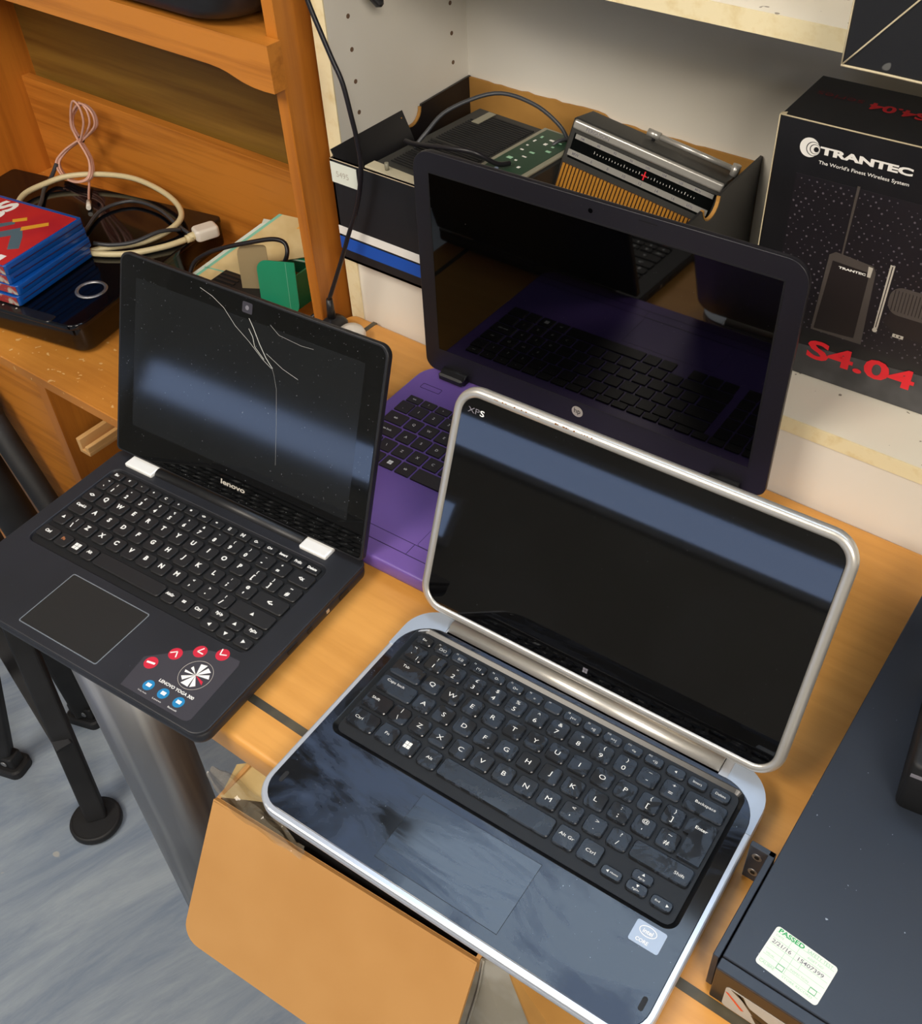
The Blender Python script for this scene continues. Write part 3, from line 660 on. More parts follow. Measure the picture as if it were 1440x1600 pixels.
# =================================================================== black box with blue stripe and what is in it
BX0, BX1, BY0, BY1, BZ0, BZ1 = -.7435, -.3740, .7150, .9520, .0882, .2055
bx = thing('open_box', 'open black card box with white and blue stripes, holding two radios', 'box', (BX0, BY0, BZ0))
BT = RZ(0, (-BX0, -BY0, -BZ0))
b = MB(BT); b.box(BX0, BX1, BY0, BY0 + .003, BZ0, BZ1, 'boxblk')
b.box(BX0 - .0003, BX1, BY0 - .0004, BY0, .1190, .1290, 'white'); b.box(BX0 - .0003, BX1, BY0 - .0004, BY0, .1015, .1165, 'bluestripe')
b.box(BX0, BX1, BY0 - .0003, BY0 + .003, BZ1 - .0008, BZ1, 'worn'); b.box(BX0, -.7080, BY0 - .0006, BY0, .1795, .2020, 'label')
b.text('5495', -.7280, 0, 0, .009, 'greige', Matrix.Translation((0, BY0 - .0008, .190)) @ Matrix.Rotation(PI / 2, 4, 'X'))
b.build('front_panel', bx)
def cutwall(x, name, xi):
    prof = [(BY0, BZ0), (BY1, BZ0), (BY1, BZ1 + .006), (.862, BZ1 + .004)] + [(.843 + .0175 * math.cos(a), BZ1 + .002 - .0165 * math.sin(a)) for a in [PI * i / 10 for i in range(1, 10)]] + [(.824, BZ1 + .002), (BY0, BZ1)]
    TT = Matrix(((0, 0, 1, x), (1, 0, 0, 0), (0, 1, 0, 0), (0, 0, 0, 1)))
    w = MB(BT @ TT); w.poly(prof, 0, .0026, 'boxblk')
    w.poly([(.843 + .0175 * math.cos(a), BZ1 + .002 - .0165 * math.sin(a)) for a in [PI * i / 10 for i in range(11)]] + [(.843 + .0158 * math.cos(a), BZ1 + .002 - .0150 * math.sin(a)) for a in [PI * i / 10 for i in range(10, -1, -1)]], -.0003, .0032, 'cardd')
    return w.build(name, bx)
cutwall(BX0, 'side_panel', 1); cutwall(BX1 - .0026, 'side_panel', -1)
b = MB(BT); n_ = 40; top_ = [(BX0 + (BX1 - BX0) * i / n_, BZ1 + .004 + (.0022 * random.random() if 3 < i < 34 else .001) - (.006 if i > 20 else 0)) for i in range(n_ + 1)]
b.poly([(BX0, BZ0), (BX1, BZ0)] + list(reversed(top_)), -BY1, -BY1 + .003, 'cardd', Matrix(((1, 0, 0, 0), (0, 0, -1, 0), (0, 1, 0, 0), (0, 0, 0, 1)))); b.build('back_panel', bx)
b = MB(BT); b.box(BX0, BX1, BY0, BY1, BZ0, BZ0 + .003, 'cardd'); b.build('bottom', bx)
b = MB(BT @ Matrix.Translation((BX0 + .0035, .812, BZ1 - .004)) @ Matrix.Rotation(math.radians(64), 4, 'Y')); b.box(-.012, .026, -.093, .020, 0, .0018, 'boxblk'); b.build('inner_flap', bx)

# grey radio lying on its back with green dial panel
R1 = thing('dark_table_radio', 'dark radio with green dial panel lying on its back in the striped box', 'radio', (-.705, .735, .12))
def r1T(): return RZ(-4, (0, 0, 0)) @ Matrix.Translation((0, 0, 0))
b = MB(r1T()); b.pr(.067, .088, .150, .182, .004, -.026, .0775, 'radiogrey', .003, n=3); case = b.build('case', R1)
b = MB(r1T())
for k in range(34):
    y = .022 + k * .0043; b.box(.006 + (.0 if k < 30 else .004), .080, y, y + .0022, .0775, .0786, 'blkm')
b.box(.004, .082, .085, .0875, .0775, .0790, 'radiogrey'); b.build('speaker_grille', R1)
b = MB(r1T()); b.box(.012, .022, .142, .172, .0786, .0794, 'radiobeige'); b.build('name_plate', R1)
b = MB(r1T()); b.box(.086, .141, .004, .178, .0775, .0800, 'radiobeige', .0006); b.box(.092, .135, .008, .174, .0800, .0806, 'pcbgreen')
for k in range(13):
    for j in range(3):
        if random.random() < .8:
            x = .097 + .012 * j + .002 * random.random(); y = .016 + .0115 * k; b.box(x, x + .002 + .004 * random.random(), y, y + .0015 + .003 * random.random(), .0806, .0809, 'greenl' if random.random() < .6 else 'white')
for k in range(5): b.disc(.099 + .008 * (k % 3), .015 + .014 * k, .0022, .0806, 'bluebtn', 12, h=.0012)
b.build('dial_panel', R1)
b = MB(r1T()); b.box(-.008, .080, -.0035, .012, .030, .0782, 'radiocream', .001); b.cyl((.018, .004, .078), (.018, .004, .086), .0022, 'radiobeige', 10); b.build('control_end', R1)

# silver and black portable radio with gold grille leaning back
ex_ = Vector([0.97179, 0.11843, -0.20395]); dn_ = Vector([-0.16394, -0.28245, -0.94517]); TL_ = Vector([-0.54102, 0.868, 0.24098])
R2 = thing('portable_radio', 'silver fronted portable radio with gold slatted grille and tuning dial, in the striped box', 'radio', tuple(TL_ + dn_ * .13))
b2 = basis(TL_, ex_, -dn_); R2T = Matrix.Translation(-(TL_ + dn_ * .13)) @ b2     # x right, y up (neg = down), z outwards
b = MB(R2T); b.box(-.004, .166, -.120, .0, -.050, .0, 'radiogrey', .002); b.build('case', R2)
b = MB(R2T); b.loops([[(x, -.0015 + .001 * 0, .0) for x in ()]], 'radiosil') if False else b.pr(.081, -.0062, .166, .0095, .002, -.002, .0030, 'radiosil', .0024, n=3, steps=4); b.text('FERGUSON', .026, -.0065, .0031, .0052, 'grey', sx=1.0, bold=.01); b.build('silver_trim', R2)
b = MB(R2T); b.box(.002, .160, -.0400, -.0145, -.001, .0006, 'dial')
b.box(.004, .158, -.0195, -.0150, .0006, .0014, 'radiosil'); b.box(.001, .158, -.0375, -.0315, .0006, .0014, 'radiosil')
for k, s_ in enumerate(('FM', '88', '92', '96', '100', '104', '108', 'MHz')): b.text(s_, .012 + .0185 * k, -.0172, .00145, .0034, 'grey', bold=.02)
for k, s_ in enumerate(('MW', '6', '8', '10', '12', '14', '16', 'kHz')): b.text(s_, .010 + .0185 * k, -.0345, .00145, .0042, 'grey', bold=.02)
for k in range(34): b.box(.028 + .0034 * k, .0284 + .0034 * k, -.0265, -.0250 + (.0012 if k % 5 == 0 else 0), .0006, .0008, 'white')
b.build('tuning_dial', R2)
b = MB(R2T); b.box(.0845, .0858, -.0300, -.0215, .0008, .0016, 'redtext'); b.box(.0820, .0883, -.0264, -.0255, .0008, .0015, 'redtext'); tag(b.build('tuning_needle', R2), 'red tuning needle')
b = MB(R2T); b.box(-.002, .162, -.116, -.0460, -.0004, .0006, 'grillbk')
for k in range(40): b.box(.0000 + .0040 * k, .0026 + .0040 * k, -.116, -.0465, .0006, .0022, 'gold')
b.build('speaker_grille', R2)
b = MB(R2T); b.cyl((.070, .006, -.036), (.160, .006, -.036), .0030, 'radiosil', 14); b.cyl((.064, .006, -.036), (.078, .006, -.036), .0040, 'radiosil', 14); b.cyl((.162, -.001, -.036), (.162, .0115, -.036), .0044, 'radiosil', 14); b.cyl((.072, -.001, -.036), (.072, .006, -.036), .0020, 'blk', 8); b.build('aerial', R2)

def cable(name, label, pts, r, m, cat='cable', group=None, extra=None):
    b = MB(); b.tube(pts, r, m)
    if extra: extra(b)
    return tag(b.build(name), label, cat, group)
cable('radio_lead', 'grey lead arching over the back of the dark radio', [(-.690, .786, .202), (-.684, .800, .215), (-.674, .826, .232), (-.643, .866, .243), (-.607, .884, .234), (-.578, .892, .214), (-.566, .892, .196)], .0022, 'greycab')
cable('radio_lead', 'shiny dark lead lying across the grille of the dark radio', [(-.705, .790, .204), (-.690, .785, .207), (-.660, .776, .216), (-.630, .774, .222), (-.605, .779, .222), (-.590, .795, .208), (-.585, .81, .204)], .0027, 'cableb')
cable('radio_lead', 'thin grey lead hanging between the two radios', [(-.566, .892, .203), (-.574, .880, .202), (-.579, .868, .190), (-.570, .862, .172), (-.556, .858, .155), (-.548, .85, .13)], .0021, 'greycab')

# =================================================================== wireless system box
tb = thing('printed_box', 'tall black printed box of a wireless microphone system, right end of the lower shelf', 'box', (-.305, .800, .088), math.radians(2))
TWd, TDp, TH = .285, .093, .2395
b = MB(); b.box(0, TWd, 0, TDp, 0, TH, 'boxblk', .0012)
b.tube([(0, 0, .0), (-.0002, -.0002, .12), (0, 0, TH)], .0006, 'worn', 5, 3); b.tube([(0, 0, TH), (.07, -.0004, TH), (.14, 0, TH), (TWd, 0, TH)], .0007, 'worn', 5, 3)
b.poly([(0, 0), (.005, 0), (.004, .006), (0, .003)], TH, TH + .0005, 'worn')
b.build('box_body', tb)
FT = Matrix.Translation((0, 0, -.088)) @ Matrix(((1, 0, 0, 0), (0, 0, -1, 0), (0, 1, 0, 0), (0, 0, 0, 1)))  # x right, y = world z, z out of the front
z0 = .0003
b = MB(FT)
b.poly([(.022, .1365), (TWd - .001, .1365), (TWd - .001, .282), (.022, .282)], 0, z0, 'bump')
for j in range(34):
    for i in range(38):
        x = .024 + i * .0068 + (j % 2) * .0034; y = .140 + j * .0042
        if random.random() < .72 and x < TWd - .004: b.disc(x, y, .0004 + .0007 * random.random(), z0, 'bumpdot', 5, h=.0001)
b.poly([(.0008, .0890), (TWd - .001, .0890), (TWd - .001, .1360), (.0008, .1170)], 0, z0, 'grad')
b.build('printed_background', tb)
b = MB(FT)
b.disc(.0292, .3060, .0082, z0, 'white', 36); 
for (cx, r, m_, zz) in ((.0325, .0060, 'boxblk', 1), (.0328, .0055, 'white', 2), (.0338, .0042, 'boxblk', 3), (.0341, .0037, 'white', 4), (.0352, .0022, 'boxblk', 5)): b.disc(cx, .3055, r, z0 + .00003 * zz, m_, 24, h=.0002)
b.build('printed_logo', tb); b = MB(FT)
b.text('TRANTEC', .0765, .3060, z0 + .0002, 1, 'white', fit=(.0765, .0066), bold=.05)
b.text("The World's Finest Wireless System", .0765, .2955, z0 + .0002, 1, 'white', fit=(.075, .0040), bold=.008)
b.build('printed_lettering', tb)
b = MB(FT); b.text('S4.04', .1125, .1195, z0 + .0003, 1, 'redtext', fit=(.1000, .0205), bold=.03); b.build('printed_model_name', tb)
b = MB(FT)
b.poly([(.0615, .1400), (.1085, .1400), (.1075, .1650), (.1060, .2130), (.1030, .2180), (.0690, .2215), (.0640, .2175)], z0, z0 + .0002, 'txbody'); b.poly([(.0640, .1420), (.1010, .1440), (.1010, .2110), (.0680, .2130)], z0 + .0002, z0 + .0003, 'txdark')
b.text('TRANTEC', .0862, .2085, z0 + .0004, 1, 'white', fit=(.024, .0022), bold=.04)
b.poly([(.0740, .2190), (.0754, .2190), (.0770, .2840), (.0746, .2840)], z0, z0 + .0003, 'txbody')
b.poly([(.0995, .207), (.1025, .207), (.1030, .2165), (.0990, .2170)], z0 + .0003, z0 + .0004, 'greige')
b.poly([(.1158, .1610), (.1192, .1610), (.1203, .2240), (.1163, .2240)], z0 + .0002, z0 + .0004, 'greige'); b.poly([(.1170, .1620), (.1178, .1620), (.1188, .2230), (.1180, .2230)], z0 + .0004, z0 + .0005, 'txdark'); b.disc(.1172, .1590, .0022, z0 + .0002, 'greige', 12)
b.poly([(.1215, .1700), (.1350, .1610), (.1800, .1590), (.1800, .1780), (.1400, .1830), (.1280, .1850)], z0, z0 + .0002, 'txdark')
b.poly(rrect(.147, .1930, .050, .0270, .011, 6), z0 + .0002, z0 + .0004, 'txbody')
for k in range(14): b.box(.1255 + .0030 * k, .1262 + .0030 * k, .1830, .2030, z0 + .0004, z0 + .00045, 'txdark')
b.poly([(.1590, .1800), (.1800, .1800), (.1800, .2080), (.1590, .2060)], z0 + .0004, z0 + .0006, 'grad'); b.poly([(.1600, .1920), (.1625, .1920), (.1620, .2040), (.1600, .2040)], z0 + .0006, z0 + .0007, 'greige')
b.box(.1330, .1425, .1580, .1612, z0 + .0002, z0 + .0004, 'greige'); b.box(.1352, .1362, .1588, .1604, z0 + .0004, z0 + .0005, 'txdark'); b.box(.1385, .1400, .1588, .1604, z0 + .0004, z0 + .0005, 'txdark')
b.build('printed_picture', tb)
b = MB(Matrix.Translation((0, 0, TH))); b.text('series', .0300, .0550, .0003, 1, 'darkred', rot=PI, fit=(.040, .0090)); b.text('S4.04', .0800, .0530, .0003, 1, 'redtext', rot=PI, fit=(.048, .0140), bold=.03); b.build('top_lettering', tb)

# second black box on the upper shelf
ub = thing('black_carton', 'scuffed black box with pale diagonal crease overhanging the upper shelf', 'box', (-.2220, .675, .4257))
b = MB(); b.box(0, .26, 0, .19, 0, .20, 'boxblk2', .001); b.tube([(0, -.0003, 0), (.03, -.0006, .0004), (.1, -.0004, 0), (.26, -.0003, 0)], .0009, 'worn', 5, 4); b.tube([(0, 0, 0), (0, -.0003, .1), (0, 0, .2)], .0006, 'worn', 5, 3); b.build('box_body', ub)
b = MB(); b.tube([(.001, -.0006, .001), (.042, -.0006, .050), (.085, -.0006, .100)], .0006, 'worn', 5, 3); b.build('crease', ub)

# hanging cable end at the top
b = MB(); b.pr(0, 0, .010, .010, .004, -.006, .018, 'blk', .003, .003, Matrix.Translation((-.718, .782, .345)) @ Matrix.Rotation(.5, 4, 'X') @ Matrix.Rotation(-.5, 4, 'Y')); b.tube([(-.722, .782, .36), (-.735, .776, .38), (-.744, .767, .394)], .0022, 'cableb'); tag(b.build('hanging_plug'), 'small black plug hanging against the white side panel at the top', 'plug')

# =================================================================== long black cable and plug adapter on the desk
cable('power_cable', 'thin black cable hanging down in front of the striped box', [(-.745, .700, .42), (-.728, .700, .367), (-.717, .700, .341), (-.707, .700, .319), (-.697, .700, .298), (-.691, .700, .268), (-.688, .701, .243), (-.687, .701, .217), (-.692, .700, .190), (-.701, .700, .164), (-.714, .698, .134), (-.726, .696, .104), (-.740, .693, .070), (-.7475, .689, .049)], .0024, 'cableb')
pl = thing('mains_plug', 'black plug standing on the desk corner behind the small laptop', 'plug', (-.7500, .6895, 0))
b = MB(Matrix.Translation((0, 0, .0))); b.loops([[(x * s_, y * s_, z) for x, y in rrect(0, 0, .022, .036, .007, 4)] for s_, z in ((1, 0.0), (1, .012), (.8, .018), (.35, .023))], 'blk', smooth=True); b.build('plug_body', pl)
b = MB(); b.cyl((0, 0, .022), (0, .001, .046), .0052, 'blk', 14, .0036); b.build('strain_relief', pl)
b = MB(); b.loops([[(x * s_ - .7225, y * s_ + .6880, z) for x, y in rrect(0, 0, .030, .036, .013, 6)] for s_, z in ((1, 0), (1, .010), (.85, .016), (.3, .019))], 'whitepl', smooth=True); tag(b.build('plug_adapter'), 'cream white plug adapter lying beside the black plug', 'adapter')

# =================================================================== on the dresser top
sk = thing('set_top_box', 'glossy black set top box with silver ring on top, left on the dresser', 'set-top box', (-1.078, .572, DZ), math.radians(11.2))
w_, d_ = .387, .300
b = MB(); b.pr(-w_ / 2, d_ / 2, w_ - .004, d_, (.02, .02, .008, .008), .004, .043, 'browngl', .002, .006, n=6, steps=3); b.build('body', sk)
b = MB(); b.pr(-w_ / 2, d_ / 2 - .004, w_ + .002, d_ + .006, (.022, .022, .008, .008), .0425, .0500, 'skin', .0022, .001, n=8, steps=3); lid_ = b.build('top_cover', sk)
b = MB(); b.pr(-w_ / 2 - .01, -.0015, w_ - .06, .016, .006, .0495, .0508, 'lip', .0008, n=4)
for k in range(9): b.disc(-.10 - .022 * k, -.001, .0014, .0508, 'greige', 10, h=.0001)
b.build('button_strip', sk)
b = MB(); cx, cy = -.0420, .0720
b.loops([[(cx + (.0185 + rr) * math.cos(a), cy + (.0185 + rr) * math.sin(a), z) for a in [2 * PI * i / 40 for i in range(40)]] for rr, z in ((-.0024, .0502), (-.0016, .0514), (0, .0518), (.0016, .0514), (.0024, .0502))], 'chrome', smooth=True, cap0=False, cap1=False); tag(b.build('ring_button', sk), 'silver ring')
for (x, y) in ((-.03, .03), (-w_ + .03, .03), (-.03, d_ - .03), (-w_ + .03, d_ - .03)):
    b = MB(); b.cyl((x, y, 0), (x, y, .006), .008, 'blkm'); b.build('foot', sk)
# disc cases
cz = DZ + .0520
for k, (dx, dy, da, lb) in enumerate(((.004, -.004, 1.5, 'lowest blue disc case of the stack on the set top box'), (.0045, -.001, 2, 'second blue disc case from the bottom of the stack'), (-.001, .002, -1, 'blue disc case just under the red covered one'), (0, 0, 0, 'top blue disc case with red cover art'))):
    c_ = thing('disc_case', lb, 'disc case', (-1.272 + dx, .611 + dy, cz + .0142 * k), math.radians(8.8 + da), 'blue disc cases stacked on the set top box')
    b = MB(); b.pr(0, 0, .171, .135, (.001, .004, .004, .001), 0, .0138, 'case', .0012, .0012, n=3, steps=2); b.box(.0853, .0858, -.06, .064, .0062, .0076, 'purple_line'); b.build('case_shell', c_)
    b = MB(); b.box(-.083, .083, -.0680, -.0673, .0012, .0126, 'spine'); b.build('spine_insert', c_)
    if k == 3:
        b = MB(); b.box(-.0825, .0822, -.0665, .0615, .0138, .0141, 'cover'); art = b.build('cover_insert', c_)
        b = MB(); zz = .01412
        b.text('SS', -.0280, .0350, zz + .0001, 1, 'white', rot=PI / 2, fit=(.050, .030), bold=.04)
        b.poly([(-.020, -.030), (.000, -.006), (.018, .016), (.013, .022), (-.006, .004), (-.026, -.016)], zz, zz + .0001, 'teal'); b.poly([(-.006, -.030), (.034, .014), (.052, -.004), (.070, -.028), (.058, -.036), (.036, -.008), (.010, -.034)], zz, zz + .0001, 'teal')
        b.poly([(.012, .018), (.026, .030), (.020, .036), (.006, .024)], zz + .0001, zz + .0002, 'yellow'); b.poly([(.038, .006), (.062, .032), (.056, .038), (.032, .014)], zz + .0001, zz + .0002, 'yellow')
        for i in range(4): b.box(.010 + .006 * i, .0125 + .006 * i, -.060, -.034, zz, zz + .0001, 'white')
        b.disc(.046, -.0560, .0075, zz, 'white', 18, h=.0001); b.disc(.046, -.0560, .0040, zz + .0001, 'cover', 14, h=.0001); b.box(.060, .070, -.062, -.048, zz, zz + .0001, 'white'); b.build('cover_print', art)
cable('coaxial_lead', 'thick cream cable coiled on the set top box with a cream plug end', [(-1.375, .690, -.045), (-1.412, .735, -.042), (-1.412, .775, -.040), (-1.395, .806, -.036), (-1.352, .836, -.034), (-1.298, .853, -.034), (-1.224, .847, -.035), (-1.172, .826, -.037), (-1.154, .795, -.040), (-1.163, .748, -.044), (-1.200, .703, -.0455), (-1.200, .690, -.0455), (-1.160, .715, -.0455), (-1.132, .756, -.0455), (-1.120, .786, -.0445)], .0042, 'cream', extra=lambda b: (b.cyl((-1.120, .786, -.0445), (-1.1165, .795, -.0440), .0056, 'cream', 14), b.cyl((-1.1165, .795, -.0440), (-1.1150, .799, -.0435), .0044, 'cream', 14)))
b = MB(basis((-1.113, .806, -.0495), (.35, .94, 0), (-.94, .35, 0))); b.pr(.008, 0, .034, .024, .006, 0, .016, 'whitepl', .004, .002, n=4, steps=3); b.cyl((-.016, 0, .006), (-.006, 0, .007), .0058, 'cream', 14); tag(b.build('cable_plug'), 'cream moulded plug at the right back corner of the set top box', 'plug')
cable('signal_lead', 'dark grey lead looping inside the cream cable on the set top box', [(-1.360, .705, -.046), (-1.374, .735, -.046), (-1.408, .768, -.045), (-1.424, .795, -.040), (-1.430, .812, -.029)], .0030, 'greycab')
cable('signal_lead', 'dark grey lead curling right of the hanging pinkish lead', [(-1.235, .690, -.046), (-1.262, .730, -.046), (-1.285, .775, -.045), (-1.270, .815, -.044), (-1.220, .822, -.044), (-1.160, .806, -.044), (-1.130, .800, -.045)], .0026, 'greycab')
cable('signal_lead', 'dark grey lead running beside the cream cable toward its front loop', [(-1.205, .700, -.0365), (-1.185, .712, -.0385), (-1.165, .735, -.0385), (-1.152, .770, -.0350), (-1.146, .800, -.0440)], .0028, 'greycab')
# pinkish bundled lead against the back rail
pk = thing('bundled_lead', 'pinkish lead tied in a figure eight standing against the wooden back rail', 'cable', (-1.40, .845, DZ + .05))
PT = Matrix.Translation((1.40, -.845, -(DZ + .05)))
def pq(x, z, y): return (x, y, z)
K_ = (-1.400, .003, .846)
b = MB(PT)
for k in range(4):
    e = .003 * k; g = (1, .72, .88, .55)[k]
    def up_(x, z): return (K_[0] + (x - K_[0]) * (g if k % 2 else 1) + e * .5, .848 - e, K_[1] + (z - K_[1]) * (.94 + .03 * k))
    b.tube([up_(-1.400, .003), up_(-1.412, .022), up_(-1.401, .045), up_(-1.372, .068), up_(-1.350, .062), up_(-1.350, .042), up_(-1.375, .020), up_(-1.400, .003)], .0017, 'pink', 7)
    def dn_(x, y, z): return (K_[0] + (x - K_[0]) * (1 if k % 2 else g) + e * .6, y - e, max(z + e * .5, -.046))
    b.tube([dn_(-1.400, .846, .003), dn_(-1.424, .834, -.014), dn_(-1.437, .822, -.032), dn_(-1.418, .814, -.044), dn_(-1.385, .812, -.045), dn_(-1.366, .824, -.038), dn_(-1.374, .838, -.018), dn_(-1.400, .846, .003)], .0017, 'pink', 7)
b.build('loops', pk)
b = MB(PT); b.cyl((-1.4035, .846, .0005), (-1.3975, .845, .0060), .0052, 'seam', 14); b.build('cable_tie', pk)
b = MB(PT); b.tube([(-1.372, .822, -.042), (-1.360, .812, -.044), (-1.345, .799, -.0455), (-1.322, .781, -.0455)], .0018, 'pink'); b.cyl((-1.322, .781, -.0450), (-1.306, .768, -.0450), .0034, 'whitepl', 12); b.build('plug_end', pk)

# green and cream packaging box with a power supply in it
pb = thing('packaging_box', 'opened cream and green card packaging box right of the set top box', 'box', (-1.02, .80, DZ))
PT = Matrix.Translation((1.02, -.80, -DZ))
ax = Vector((.0, 1, 0))
def sheet(b, pts, th, m):
    P = [Vector(q) for q in pts]; n_ = (P[1] - P[0]).cross(P[2] - P[0]).normalized() * th
    b.loops([[tuple(q) for q in P], [tuple(q + n_) for q in P]], m)
A_ = Vector((-1.112, .777, -.0975)); ux = Vector((.052, .011, .0)); uy = Vector((.091, .098, .081))
def sp(u, v, h=0): return tuple(A_ + ux * u + uy * v + Vector((-.25, -.45, .85)) * h)
b = MB(PT); sheet(b, [sp(0, 0), sp(1, 0), sp(1.15, .35), sp(2.6, .72), sp(2.6, 1.0), sp(0, 1.0)], .003, 'packcream')
sheet(b, [sp(-.16, .03, -.001), sp(-.02, 0, -.001), sp(-.02, .88, -.001), sp(-.16, .84, -.001)], .002, 'packwhite')
sheet(b, [sp(.04, .01, .0032), sp(.14, .01, .0032), sp(.14, .99, .0032), sp(.04, .99, .0032)], .0003, 'packgl'); sheet(b, [sp(.0, .14, .0032), sp(1, .14, .0032), sp(1, .155, .0032), sp(.0, .155, .0032)], .0003, 'packgl')
sheet(b, [sp(.9, .86, .0032), sp(1.6, .86, .0032), sp(1.6, .97, .0032), sp(.9, .97, .0032)], .0003, 'yellow'); b.build('flat_sleeve', pb)
b = MB(PT @ RZ(3, (-1.035, .800, 0))); b.box(0, .10, .0, .0015, DZ, DZ + .030, 'packgreen'); b.box(0, .10, .070, .0715, DZ, DZ + .055, 'packgreen'); b.box(0.098, .10, 0, .07, DZ, DZ + .050, 'packgreen'); b.build('tray', pb)
b = MB(PT @ basis((-1.040, .826, -.058), (.95, .30, -.02), (-.05, .85, .42))); b.box(0, .110, 0, .055, 0, .0012, 'packwhite'); b.box(.0, .110, .0, .010, .0012, .0015, 'packgreen'); b.box(0, .110, .0005, .0015, .0015, .0017, 'packwhite'); b.disc(.062, .036, .012, .0012, 'greige', 20)
for k in range(6): b.box(.006, .040, .020 + .005 * k, .0215 + .005 * k, .0012, .0014, 'packgl')
b.build('lid_flap', pb)
b = MB(PT @ basis((-1.005, .774, DZ + .005), (.85, .50, 0), (-.1, .1, 1))); b.pr(.019, .042, .040, .078, (.001, .001, .004, .014), 0, .0012, 'tan', n=4); tag(b.build('side_flap', pb), 'plain tan flap')
b = MB(PT @ basis((-.958, .762, DZ + .005), (.90, .42, 0), (-.06, .10, 1))); b.pr(.026, .043, .052, .076, (.010, .016, .001, .014), 0, .0012, 'packgreen', n=5); b.box(.0395, .0400, .004, .080, .0012, .0014, 'packgl'); tag(b.build('side_flap', pb), 'green flap with rounded corner')
ps = thing('power_supply', 'black slotted power supply under the cream and green packaging', 'power supply', (-1.02, .78, DZ))
b = MB(PT @ RZ(5, (0, 0, 0)) @ Matrix.Identity(4)); b = MB(RZ(5)); b.box(-.040, .085, -.045, .020, 0, .024, 'blkm', .002)
for k in range(7): b.box(-.036, -.002, -.040 + .008 * k, -.036 + .008 * k, .024, .0252, 'blk')
b.build('case', ps)
b = MB(RZ(5)); b.pr(.030, .030, .040, .022, .004, .020, .044, 'blk', .003, n=3); b.box(.022, .028, .010, .018, .024, .032, 'whitepl'); b.box(.036, .042, .010, .018, .024, .032, 'whitepl'); b.build('plug', ps)
cable('adapter_lead', 'shiny black lead looping over the green and cream packaging', [(-1.063, .720, -.085), (-1.071, .738, -.070), (-1.069, .753, -.048), (-1.050, .764, -.032), (-1.020, .775, -.018), (-.990, .788, -.008), (-.960, .802, .000), (-.942, .806, -.002), (-.935, .800, -.014), (-.945, .795, -.034), (-.962, .790, -.055), (-.975, .785, -.070)], .0030, 'cableb')
cable('adapter_lead', 'black lead passing behind the green flap beside the dresser post', [(-.868, .820, -.060), (-.880, .790, -.075), (-.895, .760, -.090), (-.900, .72, -.096)], .0034, 'cableb')
# device on the hutch shelf
hv = thing('dark_device', 'large dark rounded device sitting on the upper shelf of the dresser', 'appliance', (-.96, .745, .3225))
b = MB(Matrix.Identity(4)); b.loops([[(x * s_, y * s_, z) for x, y in rrect(0, 0, .300, .150, (.03, .05, .03, .03), 8)] for s_, z in ((.80, .006), (.92, .010), (.98, .020), (1, .036), (1, .09), (.96, .100))], 'blk', smooth=True); b.build('body', hv)
for (x, y) in ((-.09, -.035), (.09, -.035), (-.09, .035), (.09, .035)):
    b = MB(); b.cyl((x, y, 0), (x, y, .008), .009, 'blkm'); b.build('foot', hv)

# =================================================================== rack amplifier on the right
am = thing('rack_amplifier', 'flat blue black rack unit with a test label on its lid, right desk corner', 'amplifier', (-.0585, .281, 0))
b = MB(); b.box(0, .440, 0, .40, .003, .0430, 'ampfront', .0006); b.box(.0, .440, .0085, .40, .0425, .0450, 'amptop', .0005); b.box(0, .440, .0, .0075, .0425, .0450, 'amptop', .0005); b.build('case', am)
b = MB(); b.box(-.0055, -.0012, .006, .0880, .003, .0445, 'amptop', .0004); b.box(-.0185, -.0012, .0840, .0880, .003, .0445, 'amptop', .0004)
for z in (.014, .034): b.cyl((-.0118, .0837, z), (-.0118, .0848, z), .0036, 'chrome', 14); b.cyl((-.0118, .0834, z), (-.0118, .0838, z), .0018, 'seam', 10)
b.build('rack_ear', am)
for (x, y) in ((.03, .03), (.41, .03), (.03, .37), (.41, .37)):
    b = MB(); b.cyl((x, y, 0), (x, y, .004), .009, 'blkm'); b.build('foot', am)
lt = basis((.0175, .0165, .0450), (.041, -.0035, 0), (.0035, .041, 0))
b = MB(lt); b.pr(.0205, .0140, .0415, .0285, .0022, 0, .0002, 'label', n=4)
for y in (.0245, .0200, .0158, .0118, .0078, .0040): b.box(.001, .040, y, y + .00022, .0002, .00026, 'greenl')
for x, y0, y1 in ((.0115, .0078, .0245), (.0170, .0040, .0245), (.0225, .0118, .0200)): b.box(x, x + .00022, y0, y1, .0002, .00026, 'greenl')
for x in (.0118, .0335): b.ring2(rrect(x + .002, .0060, .0046, .0034, 0), rrect(x + .002, .0060, .0040, .0028, 0), .0002, .0003, 'green')
b.text('PASSED', .0107, .0262, .0003, 1, 'green', fit=(.0172, .0030), bold=.03); b.text('SAFETY TEST', .0300, .0260, .0003, 1, 'greenl', fit=(.0170, .0022))
b.text('DATE', .0045, .0226, .0003, 1, 'greenl', fit=(.005, .0014)); b.text('ASSET NO.', .0290, .0222, .0003, 1, 'greenl', fit=(.011, .0014)); b.text('2/21/16', .0082, .0180, .0003, 1, 'grey', fit=(.0130, .0026), bold=.01)
b.text('15407399', .0280, .0178, .0003, 1, 'grey', fit=(.0170, .0026), bold=.01); b.text('VISUAL', .0052, .0092, .0003, 1, 'greenl', fit=(.006, .0013)); b.text('INSPECTION', .0250, .0092, .0003, 1, 'greenl', fit=(.0120, .0013)); b.text('CALIBRE', .0065, .0028, .0003, 1, 'greenl', fit=(.0100, .0018)); b.text('STORE RECORD', .0270, .0024, .0003, 1, 'greenl', fit=(.0200, .0014))
tag(b.build('test_label', am), 'white and green label reading PASSED')
